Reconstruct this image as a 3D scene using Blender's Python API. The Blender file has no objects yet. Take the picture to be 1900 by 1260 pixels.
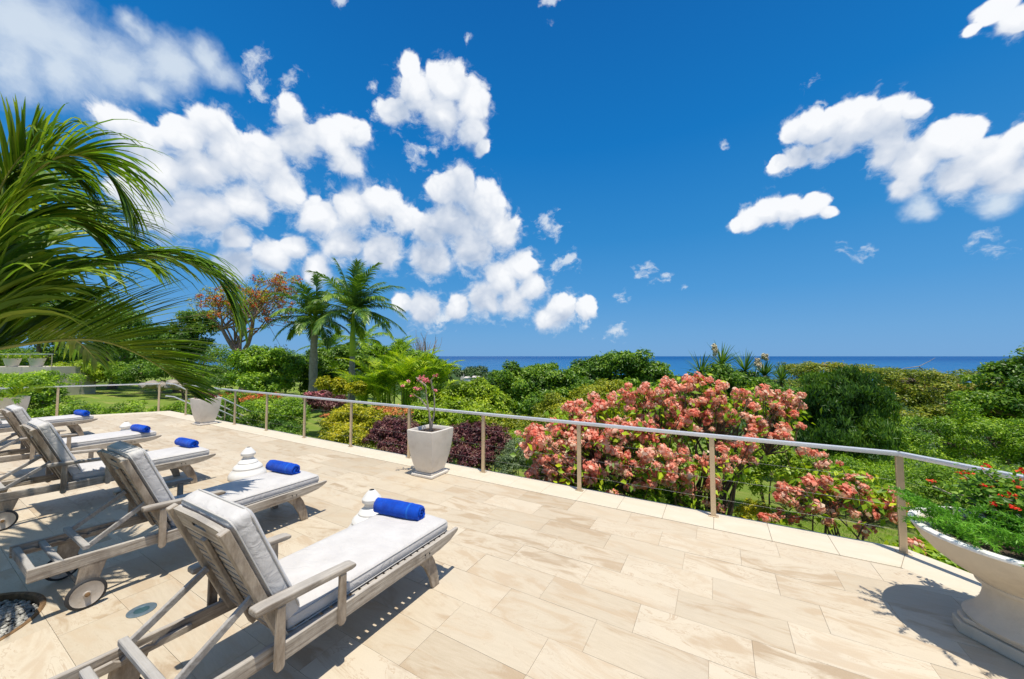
import bpy, bmesh, math, random
import numpy as np
from mathutils import Vector, Matrix

# ------------------------------------------------------------------ camera
sc = bpy.context.scene
R_ = math.radians
FPX, EYE = 668.0, 1.8                       # focal length in photo pixels, eye height in metres
YAW, PITCH = math.atan2(380, 668), math.atan2(31, 668)
cam_d = bpy.data.cameras.new('camera')
cam = bpy.data.objects.new('camera', cam_d)
sc.collection.objects.link(cam)
cam.location = (0, 0, EYE)
cam.rotation_euler = (math.pi / 2 + PITCH, 0, YAW)
cam_d.sensor_fit = 'HORIZONTAL'
cam_d.sensor_width = 36
cam_d.lens = 36 * FPX / 1900
cam_d.clip_start = 0.05
cam_d.clip_end = 400000
sc.camera = cam

_F = Vector((-math.sin(YAW) * math.cos(PITCH), math.cos(YAW) * math.cos(PITCH), math.sin(PITCH)))
_R = Vector((math.cos(YAW), math.sin(YAW), 0))
_U = _R.cross(_F)


def ray(u, v):
    return _F + _R * ((u - 950) / FPX) + _U * ((630 - v) / FPX)


def at(u, v, depth):
    """A surveyed point: photo position and its distance along the view."""
    return Vector((0, 0, EYE)) + ray(u, v) * depth


# ------------------------------------------------------------------ sun and sky
SUN_DIR = Vector((0.20, -0.13, 1.0)).normalized()
sun_d = bpy.data.lights.new('sun', 'SUN')
sun_d.energy = 4.6
sun_d.angle = R_(0.53)
sun_d.color = (1.0, 0.935, 0.815)
sun = bpy.data.objects.new('sun', sun_d)
sc.collection.objects.link(sun)
sun.rotation_euler = SUN_DIR.to_track_quat('Z', 'Y').to_euler()
sun.location = (0, 0, 60)

sc.view_settings.view_transform = 'Standard'
sc.view_settings.look = 'None'
sc.view_settings.exposure = 0.14
sc.view_settings.gamma = 1.0
sc.view_settings.use_curve_mapping = False
sc.cycles.max_bounces = 6
sc.cycles.diffuse_bounces = 2
sc.cycles.glossy_bounces = 3
sc.cycles.transmission_bounces = 4
sc.cycles.transparent_max_bounces = 6
sc.cycles.caustics_reflective = False
sc.cycles.caustics_refractive = False
sc.cycles.sample_clamp_indirect = 6.0
sc.cycles.use_denoising = True

world = bpy.data.worlds.new('World')
sc.world = world
world.use_nodes = True
WT = world.node_tree
WT.nodes.clear()


class NT:
    """Small wrapper for building node graphs."""

    def __init__(self, tree):
        self.t = tree

    def n(self, kind, **kw):
        nd = self.t.nodes.new(kind)
        for k, v in kw.items():
            setattr(nd, k, v)
        return nd

    def put(self, sock, val):
        if isinstance(val, bpy.types.NodeSocket):
            self.t.links.new(val, sock)
        elif val is not None:
            sock.default_value = val

    def math(self, op, a, b=None, c=None, clamp=False):
        nd = self.n('ShaderNodeMath', operation=op, use_clamp=clamp)
        for i, x in enumerate((a, b, c)):
            self.put(nd.inputs[i], x)
        return nd.outputs[0]

    def vec(self, op, a, b=None, c=None, out=0):
        nd = self.n('ShaderNodeVectorMath', operation=op)
        self.put(nd.inputs[0], a)
        if b is not None:
            if op == 'SCALE':
                self.put(nd.inputs['Scale'], b)
            else:
                self.put(nd.inputs[1], b)
        if c is not None:
            self.put(nd.inputs[2], c)
        return nd.outputs[out]

    def noise(self, vec, scale, detail=4, rough=0.5, dist=0.0, color=False, lac=2.0):
        nd = self.n('ShaderNodeTexNoise')
        self.put(nd.inputs['Vector'], vec)
        nd.inputs['Scale'].default_value = scale
        nd.inputs['Detail'].default_value = detail
        nd.inputs['Roughness'].default_value = rough
        nd.inputs['Lacunarity'].default_value = lac
        nd.inputs['Distortion'].default_value = dist
        return nd.outputs['Color' if color else 'Fac']

    def map(self, v, a, b, c=0.0, d=1.0, smooth=False):
        nd = self.n('ShaderNodeMapRange', interpolation_type='SMOOTHSTEP' if smooth else 'LINEAR')
        for i, x in enumerate((v, a, b, c, d)):
            self.put(nd.inputs[i], x)
        return nd.outputs[0]

    def mix(self, fac, a, b, mode='MIX'):
        nd = self.n('ShaderNodeMix', data_type='RGBA', blend_type=mode)
        self.put(nd.inputs[0], fac)
        self.put(nd.inputs[6], a)
        self.put(nd.inputs[7], b)
        return nd.outputs[2]

    def ramp(self, fac, stops, interp='LINEAR'):
        nd = self.n('ShaderNodeValToRGB')
        self.put(nd.inputs[0], fac)
        cr = nd.color_ramp
        cr.interpolation = interp
        while len(cr.elements) < len(stops):
            cr.elements.new(0.5)
        for e, (p, c) in zip(cr.elements, stops):
            e.position = p
            e.color = (*c, 1) if len(c) == 3 else c
        return nd.outputs[0]


def build_sky():
    g = NT(WT)
    tc = g.n('ShaderNodeTexCoord').outputs['Generated']
    d = g.vec('NORMALIZE', tc)
    sky = g.n('ShaderNodeTexSky', sky_type='NISHITA', sun_disc=False)
    sky.sun_elevation = math.asin(SUN_DIR.z)
    sky.sun_rotation = math.atan2(SUN_DIR.x, SUN_DIR.y)
    sky.altitude = 60
    sky.air_density = 1.0
    sky.dust_density = 0.5
    sky.ozone_density = 3.0
    hs = g.n('ShaderNodeHueSaturation')
    hs.inputs['Hue'].default_value = 0.5
    hs.inputs['Saturation'].default_value = 1.0
    hs.inputs['Value'].default_value = 1.0
    g.put(hs.inputs['Color'], sky.outputs[0])
    # cumulus: (photo x, photo y, radius in photo pixels); turned into directions on the sky sphere
    heap = [(228, 225, 46), (262, 262, 52), (300, 320, 62), (345, 250, 46), (395, 232, 50), (430, 285, 62), (370, 310, 72),
            (300, 400, 66), (380, 395, 72), (250, 360, 50), (490, 300, 60), (542, 215, 36), (560, 262, 55), (620, 262, 50),
            (655, 252, 38), (640, 300, 40), (520, 350, 50), (455, 370, 55), (430, 440, 36),
            (235, 310, 26),
            (440, 490, 40), (500, 478, 46), (548, 462, 34), (590, 500, 36),
            (590, 405, 46), (650, 395, 52), (705, 385, 44), (750, 410, 36), (640, 455, 46), (710, 465, 46),
            (760, 125, 26), (770, 175, 50), (735, 205, 40), (830, 160, 48), (870, 190, 44), (820, 215, 52), (870, 245, 36), (890, 275, 22),
            (850, 350, 44), (815, 355, 34), (890, 390, 50), (840, 410, 54), (800, 430, 44), (925, 430, 46), (880, 460, 56), (800, 480, 46),
            (930, 520, 46), (970, 495, 36), (985, 530, 34), (900, 555, 42), (850, 570, 30), (950, 555, 40),
            (1040, 580, 36), (1085, 572, 26), (1015, 590, 26), (790, 575, 40), (750, 562, 22), 
            (1390, 405, 30), (1365, 415, 18), (1425, 392, 32), (1470, 388, 32), (1510, 382, 30), (1540, 398, 16),
            (1600, 210, 42), (1560, 222, 46), (1650, 205, 40), (1690, 212, 28), (1510, 240, 44), (1465, 245, 26), (1480, 285, 32), (1440, 305, 22),
            (1600, 240, 40), (1645, 250, 42), (1560, 262, 36), (1520, 275, 34), (1640, 285, 40), (1690, 300, 56), (1750, 270, 58), (1780, 320, 60), (1840, 290, 62), (1870, 320, 60), (1800, 240, 30), (1890, 250, 40), (1680, 345, 34),
            (1840, 15, 40), (1890, 35, 40), (1800, 55, 18)]
    veil = [(50, 60, 150), (150, 100, 110), (10, 140, 90), (230, 120, 80), (310, 110, 64), (380, 100, 46), (420, 130, 40), (300, 165, 40), (250, 40, 40),
            (130, 160, 70), (1720, 375, 34), (1850, 372, 46)]
    tuft = [(1050, 484, 30), (1030, 492, 18), (1160, 547, 18), (1200, 500, 30), (1228, 512, 18), (1145, 612, 26), (1085, 590, 30), (1020, 420, 34), (1015, 400, 20), (862, 72, 22),
            (1500, 165, 26), (1525, 190, 20), (1850, 448, 46), (1810, 460, 26), (1600, 475, 34), (1570, 466, 20), (1350, 272, 16), (770, 290, 26), (800, 285, 16), (470, 110, 34), (480, 150, 32), (545, 150, 26),
            (690, 150, 18), (1030, 5, 40), (640, 0, 20), (700, 210, 30), (830, 590, 26), (1265, 540, 16)]

    el = g.n('ShaderNodeSeparateXYZ')
    g.put(el.inputs[0], d)
    elev = el.outputs[2]
    # polarised deep blue: grade the clear sky by elevation, the same all round
    blue = g.ramp(elev, [(0.0, (0.165, 0.385, 0.70)), (0.06, (0.135, 0.370, 0.70)), (0.16, (0.070, 0.315, 0.68)), (0.30, (0.026, 0.250, 0.62)), (0.50, (0.002, 0.180, 0.545)), (0.72, (0.0005, 0.128, 0.44)), (0.86, (0.06, 0.19, 0.45)), (1.0, (0.2, 0.3, 0.5))])
    amount = g.map(elev, 0.72, 0.98, 0.94, 0.12, True)
    clear = g.mix(amount, hs.outputs[0], g.vec('SCALE', blue, 9.2))

    def lobe_group(items, k):
        """Node group: direction in, smooth union of round cloud lobes out."""
        tree = bpy.data.node_groups.new('cloud_lobes', 'ShaderNodeTree')
        tree.interface.new_socket('Direction', in_out='INPUT', socket_type='NodeSocketVector')
        tree.interface.new_socket('Height', in_out='OUTPUT', socket_type='NodeSocketFloat')
        h = NT(tree)
        vec = h.n('NodeGroupInput').outputs[0]
        acc = None
        for (c, ang) in items:
            val = h.math('MULTIPLY_ADD', h.vec('DISTANCE', vec, c, out=1), -1.0 / ang, 1.0)
            acc = val if acc is None else h.math('SMOOTH_MAX', acc, val, k)
        tree.links.new(acc, h.n('NodeGroupOutput').inputs[0])
        return tree

    def lobes(vec, tree):
        nd = g.n('ShaderNodeGroup')
        nd.node_tree = tree
        g.put(nd.inputs[0], vec)
        return nd.outputs[0]

    def spot(u, v, r):
        rr = ray(u, v)
        c = rr.normalized()
        ang = r / FPX / rr.length ** 1.5
        az = math.atan2(c.dot(_R), c.x * -math.sin(YAW) + c.y * math.cos(YAW))
        return tuple(c), ang, az, (ang + 0.10) / max(0.3, math.hypot(c.x, c.y))
    heap = [spot(*h) for h in heap]
    veil = [spot(*h) for h in veil]
    tuft = [spot(*h) for h in tuft]
    fx = g.vec('DOT_PRODUCT', d, (-math.sin(YAW), math.cos(YAW), 0), out=1)
    rx = g.vec('DOT_PRODUCT', d, tuple(_R), out=1)
    az = g.math('ARCTAN2', rx, fx)
    fwd = g.math('ABSOLUTE', az)

    def background(col):
        bg = g.n('ShaderNodeBackground')
        g.put(bg.inputs[0], col)
        bg.inputs[1].default_value = 0.10
        return bg.outputs[0]

    def cell(a0, a1, generic):
        hp = [(c, r) for c, r, z, m in heap if a0 - m < z < a1 + m]
        tf = [(c, r) for c, r, z, m in tuft if a0 - m < z < a1 + m]
        vl = [(c, r) for c, r, z, m in veil if a0 - m - 0.08 < z < a1 + m + 0.08]
        w1 = g.vec('SCALE', g.vec('SUBTRACT', g.noise(d, 7.0, 5, 0.58, color=True), (0.5, 0.5, 0.5)), 0.10)
        dw = g.vec('ADD', d, w1)
        big = g.vec('ADD', d, g.vec('SCALE', w1, 0.45))

        def puffs(vec):
            """Rounded cauliflower heads with smaller folds."""
            vo = g.n('ShaderNodeTexVoronoi', feature='F1')
            g.put(vo.inputs['Vector'], vec)
            vo.inputs['Scale'].default_value = 20.0
            heads = g.math('MULTIPLY_ADD', g.math('POWER', vo.outputs['Distance'], 1.5), -0.75, 0.26)
            fold = g.math('ABSOLUTE', g.math('MULTIPLY_ADD', g.noise(vec, 34.0, 1, 0.5), 2.0, -1.0))
            return g.math('ADD', heads, g.math('MULTIPLY_ADD', fold, 0.55, -0.12))
        puff = puffs(big)
        billow = g.noise(dw, 13.0, 7, 0.64)
        hg = lobe_group(hp, 0.20) if hp else None
        F = lobes(big, hg) if hp else None
        F_up = lobes(g.vec('ADD', big, (0.0, 0.0, 0.045)), hg) if hp else None
        if generic:   # the same weather goes on all round the sky
            rest = g.map(g.noise(d, 3.2, 3, 0.5), 0.47, 0.66, -0.7, 0.9)
            if F is not None:
                rest = g.math('ADD', rest, g.map(fwd, 1.16, 1.0, 0.0, -2.5, True))
                F = g.math('MAXIMUM', F, rest)
            else:
                F = rest
        col = clear
        if vl:
            wisp = g.noise(g.vec('MULTIPLY', dw, (1.0, 1.0, 1.3)), 8.0, 7, 0.60, 0.2)
            densv = g.math('ADD', lobes(dw, lobe_group(vl, 0.5)), g.math('MULTIPLY_ADD', wisp, 1.5, -0.60))
            col = g.mix(g.map(densv, 0.0, 1.0, 0, 0.85, True), col, (6.6, 7.4, 8.2, 1))
        fray = g.noise(g.vec('MULTIPLY', dw, (1.0, 1.0, 1.5)), 30.0, 6, 0.62)
        if tf:
            dt = g.math('ADD', lobes(dw, lobe_group(tf, 0.4)), g.math('MULTIPLY_ADD', fray, 3.2, -1.85))
            col = g.mix(g.map(dt, 0.0, 1.0, 0, 0.8, True), col, (7.0, 7.6, 8.3, 1))
        # torn translucent fringe round the heaps
        fringe = g.math('ADD', F, g.math('MULTIPLY_ADD', fray, 2.6, -1.12))
        col = g.mix(g.map(fringe, 0.0, 1.1, 0, 0.75, True), col, (7.2, 7.7, 8.3, 1))
        dens = g.math('ADD', g.math('MULTIPLY_ADD', F, 1.5, g.math('MULTIPLY', puff, 0.85)), g.math('MULTIPLY_ADD', billow, 1.5, -0.62))
        lift = g.math('SUBTRACT', F, F_up) if F_up is not None else g.map(billow, 0.3, 0.7, -0.3, 0.5)
        # crisp sunlit tops, ragged soft undersides
        soft = g.map(lift, -0.5, 0.5, 1.5, 0.36)
        mask = g.map(dens, 0.0, soft, 0, 0.985, True)
        lit = g.math('MULTIPLY_ADD', puff, 0.75, 0.56)
        lit = g.math('ADD', lit, g.math('MULTIPLY', lift, 0.75))
        lit = g.math('ADD', lit, g.map(billow, 0.3, 0.7, -0.16, 0.16))
        lit = g.math('SUBTRACT', lit, g.math('MULTIPLY', g.map(F, 0.1, 0.8, 0.0, 1.0), g.map(g.noise(dw, 5.0, 1, 0.5), 0.36, 0.62, 0.0, 0.6)), clamp=True)
        body = g.mix(lit, (3.9, 4.8, 6.3, 1), (8.7, 8.85, 9.1, 1))
        return background(g.mix(mask, col, body))

    edges = [-1.35, -0.62, -0.36, -0.02, 0.48, 1.35]
    cells = [cell(edges[i], edges[i + 1], i in (0, len(edges) - 2)) for i in range(len(edges) - 1)]
    shader = cells[0]

    def choose(fac, a, b):
        nd = g.n('ShaderNodeMixShader')
        g.put(nd.inputs[0], fac)
        WT.links.new(a, nd.inputs[1])
        WT.links.new(b, nd.inputs[2])
        return nd.outputs[0]
    for i in range(1, len(cells)):
        shader = choose(g.math('GREATER_THAN', az, edges[i]), shader, cells[i])
    shader = choose(g.math('GREATER_THAN', fwd, 1.35), shader, cell(2.0, 2.1, True))
    shader = choose(g.math('LESS_THAN', elev, 0.0), shader, background(clear))
    out = g.n('ShaderNodeOutputWorld')
    WT.links.new(shader, out.inputs[0])


build_sky()
world.cycles.sampling_method = 'MANUAL'
world.cycles.sample_map_resolution = 512


# ------------------------------------------------------------------ helpers
COL = sc.collection
rng = np.random.default_rng(7)
random.seed(11)


def link(name, data, parent=None):
    o = bpy.data.objects.new(name, data)
    COL.objects.link(o)
    if parent is not None:
        o.parent = parent
    return o


def tag(o, label=None, cat=None, group=None, kind=None):
    if label:
        o['label'] = label
    if cat:
        o['category'] = cat
    if group:
        o['group'] = group
    if kind:
        o['kind'] = kind
    return o


def thing(name, label, cat, loc=(0, 0, 0), rz=0.0, group=None):
    o = link(name, None)
    o.location = loc
    o.rotation_euler = (0, 0, rz)
    o.empty_display_size = 0.2
    return tag(o, label, cat, group)


def copy_tree(o, parent=None):
    c = o.copy()
    COL.objects.link(c)
    if parent is not None:
        c.parent = parent
    for ch in list(o.children):
        copy_tree(ch, c)
    return c


class MB:
    """Collects shapes into one mesh."""

    def __init__(self):
        self.v = []
        self.f = []

    def add(self, vs, fs):
        k = len(self.v)
        self.v += [tuple(p) for p in vs]
        self.f += [tuple(i + k for i in f) for f in fs]
        return self

    def box(self, p0, p1):
        (x0, y0, z0), (x1, y1, z1) = p0, p1
        vs = [(x0, y0, z0), (x1, y0, z0), (x1, y1, z0), (x0, y1, z0), (x0, y0, z1), (x1, y0, z1), (x1, y1, z1), (x0, y1, z1)]
        return self.add(vs, [(0, 3, 2, 1), (4, 5, 6, 7), (0, 1, 5, 4), (1, 2, 6, 5), (2, 3, 7, 6), (3, 0, 4, 7)])

    def bar(self, a, b, w, h, up=(0, 0, 1)):
        a, b = Vector(a), Vector(b)
        t = (b - a).normalized()
        s = t.cross(Vector(up))
        if s.length < 1e-4:
            s = t.cross(Vector((1, 0, 0)))
        s.normalize()
        n = s.cross(t)
        vs = []
        for p in (a, b):
            for i, j in ((-1, -1), (1, -1), (1, 1), (-1, 1)):
                vs.append(p + s * (i * w / 2) + n * (j * h / 2))
        return self.add(vs, [(0, 3, 2, 1), (4, 5, 6, 7), (0, 1, 5, 4), (1, 2, 6, 5), (2, 3, 7, 6), (3, 0, 4, 7)])

    def prism_x(self, poly, x0, x1):
        """poly: (y, z) outline, extruded along x."""
        n = len(poly)
        vs = [(x0, y, z) for y, z in poly] + [(x1, y, z) for y, z in poly]
        fs = [tuple(range(n))[::-1], tuple(range(n, 2 * n))]
        fs += [(i, (i + 1) % n, n + (i + 1) % n, n + i) for i in range(n)]
        return self.add(vs, fs)

    def prism_z(self, poly, z0, z1):
        n = len(poly)
        vs = [(x, y, z0) for x, y in poly] + [(x, y, z1) for x, y in poly]
        fs = [tuple(range(n))[::-1], tuple(range(n, 2 * n))]
        fs += [(i, (i + 1) % n, n + (i + 1) % n, n + i) for i in range(n)]
        return self.add(vs, fs)

    def tube(self, pts, rad, n=8, cap=True):
        pts = [Vector(p) for p in pts]
        if not hasattr(rad, '__len__'):
            rad = [rad] * len(pts)
        k = len(self.v)
        prev = None
        for i, p in enumerate(pts):
            t = (pts[min(i + 1, len(pts) - 1)] - pts[max(i - 1, 0)]).normalized()
            if prev is None:
                s = t.cross(Vector((0.13, 0.27, 0.95)))
                if s.length < 0.05:
                    s = t.cross(Vector((1, 0, 0)))
            else:
                s = prev - t * prev.dot(t)
            s.normalize()
            prev = s
            b = t.cross(s)
            for j in range(n):
                a = 2 * math.pi * j / n
                self.v.append(tuple(p + (s * math.cos(a) + b * math.sin(a)) * rad[i]))
        for i in range(len(pts) - 1):
            for j in range(n):
                a, c = k + i * n + j, k + i * n + (j + 1) % n
                self.f.append((a, c, c + n, a + n))
        if cap:
            self.f.append(tuple(range(k, k + n))[::-1])
            e = k + (len(pts) - 1) * n
            self.f.append(tuple(range(e, e + n)))
        return self

    def lathe(self, prof, n=32, c=(0, 0, 0), axis='z', caps=True):
        k = len(self.v)
        for r, z in prof:
            for j in range(n):
                a = 2 * math.pi * j / n
                if axis == 'z':
                    self.v.append((c[0] + r * math.cos(a), c[1] + r * math.sin(a), c[2] + z))
                else:
                    self.v.append((c[0] + z, c[1] + r * math.cos(a), c[2] + r * math.sin(a)))
        for i in range(len(prof) - 1):
            for j in range(n):
                a, b = k + i * n + j, k + i * n + (j + 1) % n
                self.f.append((a, b, b + n, a + n))
        if caps:
            self.f.append(tuple(range(k, k + n))[::-1])
            e = k + (len(prof) - 1) * n
            self.f.append(tuple(range(e, e + n)))
        return self

    def build(self, name, mat, parent=None, bevel=0.0, smooth=None, seg=1):
        me = bpy.data.meshes.new(name)
        me.from_pydata(self.v, [], self.f)
        if bevel:
            bm = bmesh.new()
            bm.from_mesh(me)
            bmesh.ops.recalc_face_normals(bm, faces=bm.faces)
            es = [e for e in bm.edges if len(e.link_faces) == 2 and e.calc_face_angle(0) > 0.6]
            bmesh.ops.bevel(bm, geom=es, offset=bevel, segments=seg, affect='EDGES', profile=0.6)
            bm.to_mesh(me)
            bm.free()
        if smooth is not None:
            me.polygons.foreach_set('use_smooth', [True] * len(me.polygons))
            me.set_sharp_from_angle(angle=R_(smooth))
        me.materials.append(mat)
        me.update()
        return link(name, me, parent)


def np_mesh(name, V, Fc, mat, parent=None, smooth=False):
    """V (n,3) float array, Fc (m,k) int array of same-sized faces."""
    me = bpy.data.meshes.new(name)
    V = np.asarray(V, np.float32)
    Fc = np.asarray(Fc, np.int32)
    m, k = Fc.shape
    me.vertices.add(len(V))
    me.vertices.foreach_set('co', V.ravel())
    me.loops.add(m * k)
    me.loops.foreach_set('vertex_index', Fc.ravel())
    me.polygons.add(m)
    me.polygons.foreach_set('loop_start', np.arange(0, m * k, k, dtype=np.int32))
    me.polygons.foreach_set('loop_total', np.full(m, k, np.int32))
    if smooth:
        me.polygons.foreach_set('use_smooth', np.ones(m, bool))
    me.update(calc_edges=True)
    me.materials.append(mat)
    return link(name, me, parent)


# ------------------------------------------------------------------ materials
def mat_new(name):
    m = bpy.data.materials.new(name)
    m.use_nodes = True
    m.node_tree.nodes.clear()
    g = NT(m.node_tree)
    return m, g


def finish(m, g, color, rough=0.6, metal=0.0, bump=None, bump_d=0.01, bump_s=0.5, spec=0.5, sheen=0.0, transl=0.0, transl_col=None):
    p = g.n('ShaderNodeBsdfPrincipled')
    g.put(p.inputs['Base Color'], color)
    g.put(p.inputs['Roughness'], rough)
    p.inputs['Metallic'].default_value = metal
    p.inputs['Specular IOR Level'].default_value = spec
    if sheen:
        p.inputs['Sheen Weight'].default_value = sheen
    if bump is not None:
        b = g.n('ShaderNodeBump')
        b.inputs['Distance'].default_value = bump_d
        b.inputs['Strength'].default_value = bump_s
        g.put(b.inputs['Height'], bump)
        g.put(p.inputs['Normal'], b.outputs[0])
    sh = p.outputs[0]
    if transl:
        t = g.n('ShaderNodeBsdfTranslucent')
        g.put(t.inputs[0], transl_col if transl_col is not None else color)
        mx = g.n('ShaderNodeMixShader')
        mx.inputs[0].default_value = transl
        g.t.links.new(sh, mx.inputs[1])
        g.t.links.new(t.outputs[0], mx.inputs[2])
        sh = mx.outputs[0]
    out = g.n('ShaderNodeOutputMaterial')
    g.t.links.new(sh, out.inputs[0])
    return m


def c4(c):
    return (c[0], c[1], c[2], 1.0)


def m_plain(name, c, rough=0.6, metal=0.0, var=0.15, scale=8.0, bump=0.0, bscale=60.0, spec=0.5, stain=None, stain_amt=0.0):
    m, g = mat_new(name)
    pos = g.n('ShaderNodeTexCoord').outputs['Object']
    nz = g.noise(pos, scale, 5, 0.6)
    col = g.mix(g.map(nz, 0.3, 0.7), c4([x * (1 - var) for x in c]), c4([min(1, x * (1 + var)) for x in c]))
    if stain is not None:
        col = g.mix(g.math('MULTIPLY', g.map(g.noise(pos, scale * 0.6, 6, 0.7), 0.5, 0.75), stain_amt), col, c4(stain))
    b = g.noise(pos, bscale, 4, 0.6) if bump else None
    return finish(m, g, col, rough, metal, b, 0.01, bump, spec)


def m_wood(name, axis, light=(0.52, 0.465, 0.39), dark=(0.145, 0.108, 0.078)):
    m, g = mat_new(name)
    pos = g.n('ShaderNodeTexCoord').outputs['Object']
    sc_ = {'x': (1.2, 22, 22), 'y': (22, 1.2, 22), 'z': (22, 6, 1.6)}[axis]
    info = g.n('ShaderNodeObjectInfo')
    p = g.vec('ADD', g.vec('MULTIPLY', pos, sc_), g.vec('SCALE', (3.1, 7.7, 5.3), g.math('MULTIPLY', info.outputs['Random'], 9.0)))
    gr = g.noise(p, 2.6, 8, 0.74, 0.3)
    big = g.noise(pos, 5.0, 4, 0.6)
    fac = g.math('ADD', g.map(gr, 0.28, 0.70), g.map(big, 0.3, 0.7, -0.25, 0.2))
    fac = g.math('ADD', fac, g.map(info.outputs['Random'], 0, 1, -0.14, 0.14), clamp=True)
    col = g.mix(fac, c4(dark), c4(light))
    blot = g.noise(pos, 3.2, 6, 0.72)
    col = g.mix(g.map(blot, 0.50, 0.66, 0.0, 0.7), col, (0.165, 0.14, 0.118, 1))
    col = g.mix(g.map(blot, 0.40, 0.30, 0.0, 0.45), col, (0.44, 0.31, 0.19, 1))
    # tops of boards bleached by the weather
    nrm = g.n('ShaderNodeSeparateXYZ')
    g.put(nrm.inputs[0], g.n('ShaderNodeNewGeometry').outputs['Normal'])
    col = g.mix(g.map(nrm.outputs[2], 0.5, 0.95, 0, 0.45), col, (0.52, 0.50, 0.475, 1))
    return finish(m, g, col, 0.85, 0, gr, 0.005, 1.0, 0.2)


def m_leaf(name, dark, mid, light, transl=0.32, rough=0.42, clump=1.6, spec=0.35, tint=None, gain=1.0, through=(1.25, 1.35, 0.55)):
    dark, mid, light = [tuple(min(0.92, x * gain) for x in c) for c in (dark, mid, light)]
    m, g = mat_new(name)
    geo = g.n('ShaderNodeNewGeometry')
    rnd = geo.outputs['Random Per Island']
    nz = g.noise(geo.outputs['Position'], clump, 3, 0.55)
    fac = g.math('ADD', g.math('MULTIPLY', rnd, 0.72), g.map(nz, 0.32, 0.68, -0.16, 0.44), clamp=True)
    stops = [(0.0, dark), (0.5, mid), (1.0, light)]
    if tint:
        stops = [(0.0, dark), (0.45, mid), (0.8, light), (0.97, tint)]
    col = g.ramp(fac, stops)
    tcol = g.mix(1.0, col, (*through, 1), 'MULTIPLY')
    return finish(m, g, col, rough, 0, None, spec=spec, transl=transl, transl_col=tcol)


M = {}
M['wood_x'] = m_wood('weathered_teak_across', 'x')
M['wood_y'] = m_wood('weathered_teak_along', 'y')
M['wood_z'] = m_wood('weathered_teak_upright', 'z', (0.50, 0.425, 0.335), (0.15, 0.105, 0.068))
M['wood_grey'] = m_wood('silvered_teak', 'x', (0.42, 0.41, 0.40), (0.24, 0.22, 0.20))


def m_fabric(name, c, c2, fold=0.5):
    m, g = mat_new(name)
    pos = g.n('ShaderNodeTexCoord').outputs['Object']
    weave = g.noise(pos, 420, 2, 0.5)
    soft = g.noise(pos, 7, 4, 0.55)
    wr = g.noise(g.vec('MULTIPLY', pos, (1.0, 1.6, 1.6)), 9, 3, 0.5, 1.2)
    col = g.mix(g.map(soft, 0.3, 0.7), c4(c), c4(c2))
    h = g.math('ADD', g.math('MULTIPLY', weave, 0.04), wr)
    return finish(m, g, col, 0.85, 0, h, 0.02, fold, 0.2, sheen=0.15)


M['cushion'] = m_fabric('oatmeal_cushion_canvas', (0.53, 0.51, 0.495), (0.60, 0.58, 0.565))
M['cushion_side'] = m_fabric('cushion_boxing', (0.56, 0.53, 0.50), (0.63, 0.60, 0.57))
M['piping'] = m_plain('cushion_piping', (0.50, 0.48, 0.455), 0.8, var=0.06)


def m_towel():
    m, g = mat_new('royal_blue_terry')
    pos = g.n('ShaderNodeTexCoord').outputs['Object']
    pile = g.noise(pos, 260, 3, 0.6)
    soft = g.noise(pos, 16, 3, 0.5)
    sx = g.n('ShaderNodeSeparateXYZ')
    g.put(sx.inputs[0], pos)
    band = g.math('LESS_THAN', g.math('ABSOLUTE', g.math('SUBTRACT', sx.outputs[0], 0.105)), 0.007)
    col = g.mix(g.map(soft, 0.3, 0.7), (0.0, 0.045, 0.40, 1), (0.001, 0.085, 0.62, 1))
    col = g.mix(g.math('MULTIPLY', band, 0.55), col, (0.02, 0.20, 0.72, 1))
    return finish(m, g, col, 0.95, 0, pile, 0.008, 1.0, 0.1, sheen=0.12)


M['towel'] = m_towel()
M['white_paint'] = m_plain('white_painted_concrete', (0.74, 0.73, 0.71), 0.55, var=0.03, scale=10, bump=0.12, bscale=40, stain=(0.5, 0.46, 0.4), stain_amt=0.25)
M['pot'] = m_plain('off_white_glazed_planter', (0.70, 0.645, 0.575), 0.42, var=0.05, scale=7, bump=0.2, bscale=90, stain=(0.45, 0.37, 0.28), stain_amt=0.42)
M['bowl'] = m_plain('cream_cast_stone', (0.56, 0.49, 0.385), 0.6, var=0.06, scale=9, bump=0.12, bscale=80, stain=(0.36, 0.30, 0.22), stain_amt=0.5)
M['bowl_rim'] = m_plain('worn_white_rim', (0.78, 0.77, 0.75), 0.6, var=0.05, scale=20, bump=0.4, bscale=50, stain=(0.35, 0.32, 0.27), stain_amt=0.7)
M['steel'] = m_plain('brushed_steel_rail', (0.70, 0.70, 0.71), 0.42, 0.45, var=0.06, scale=6, spec=0.5)
M['post'] = m_plain('satin_post_metal', (0.62, 0.49, 0.33), 0.38, 0.5, var=0.10, scale=7)
M['cable'] = m_plain('steel_cable', (0.30, 0.30, 0.29), 0.6, 0.4)
M['rubber'] = m_plain('black_rubber', (0.028, 0.028, 0.03), 0.7)
M['rim'] = m_plain('grey_plastic_wheel', (0.46, 0.41, 0.35), 0.6, var=0.12, scale=30, stain=(0.3, 0.22, 0.13), stain_amt=0.5)
M['soil'] = m_plain('dry_soil', (0.085, 0.058, 0.04), 0.95, var=0.5, scale=60, bump=0.9, bscale=120)
M['drain'] = m_plain('blue_grey_cast_metal', (0.20, 0.27, 0.32), 0.45, 0.6, var=0.2, scale=40)
M['dark'] = m_plain('dark_metal_and_hole_shade', (0.02, 0.022, 0.025), 0.9)  # near-black for bolts and axles, also the painted shade of pole holes
M['terracotta'] = m_plain('rusty_brown_edging', (0.20, 0.115, 0.05), 0.8, var=0.4, scale=25, bump=0.5, bscale=60)
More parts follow.
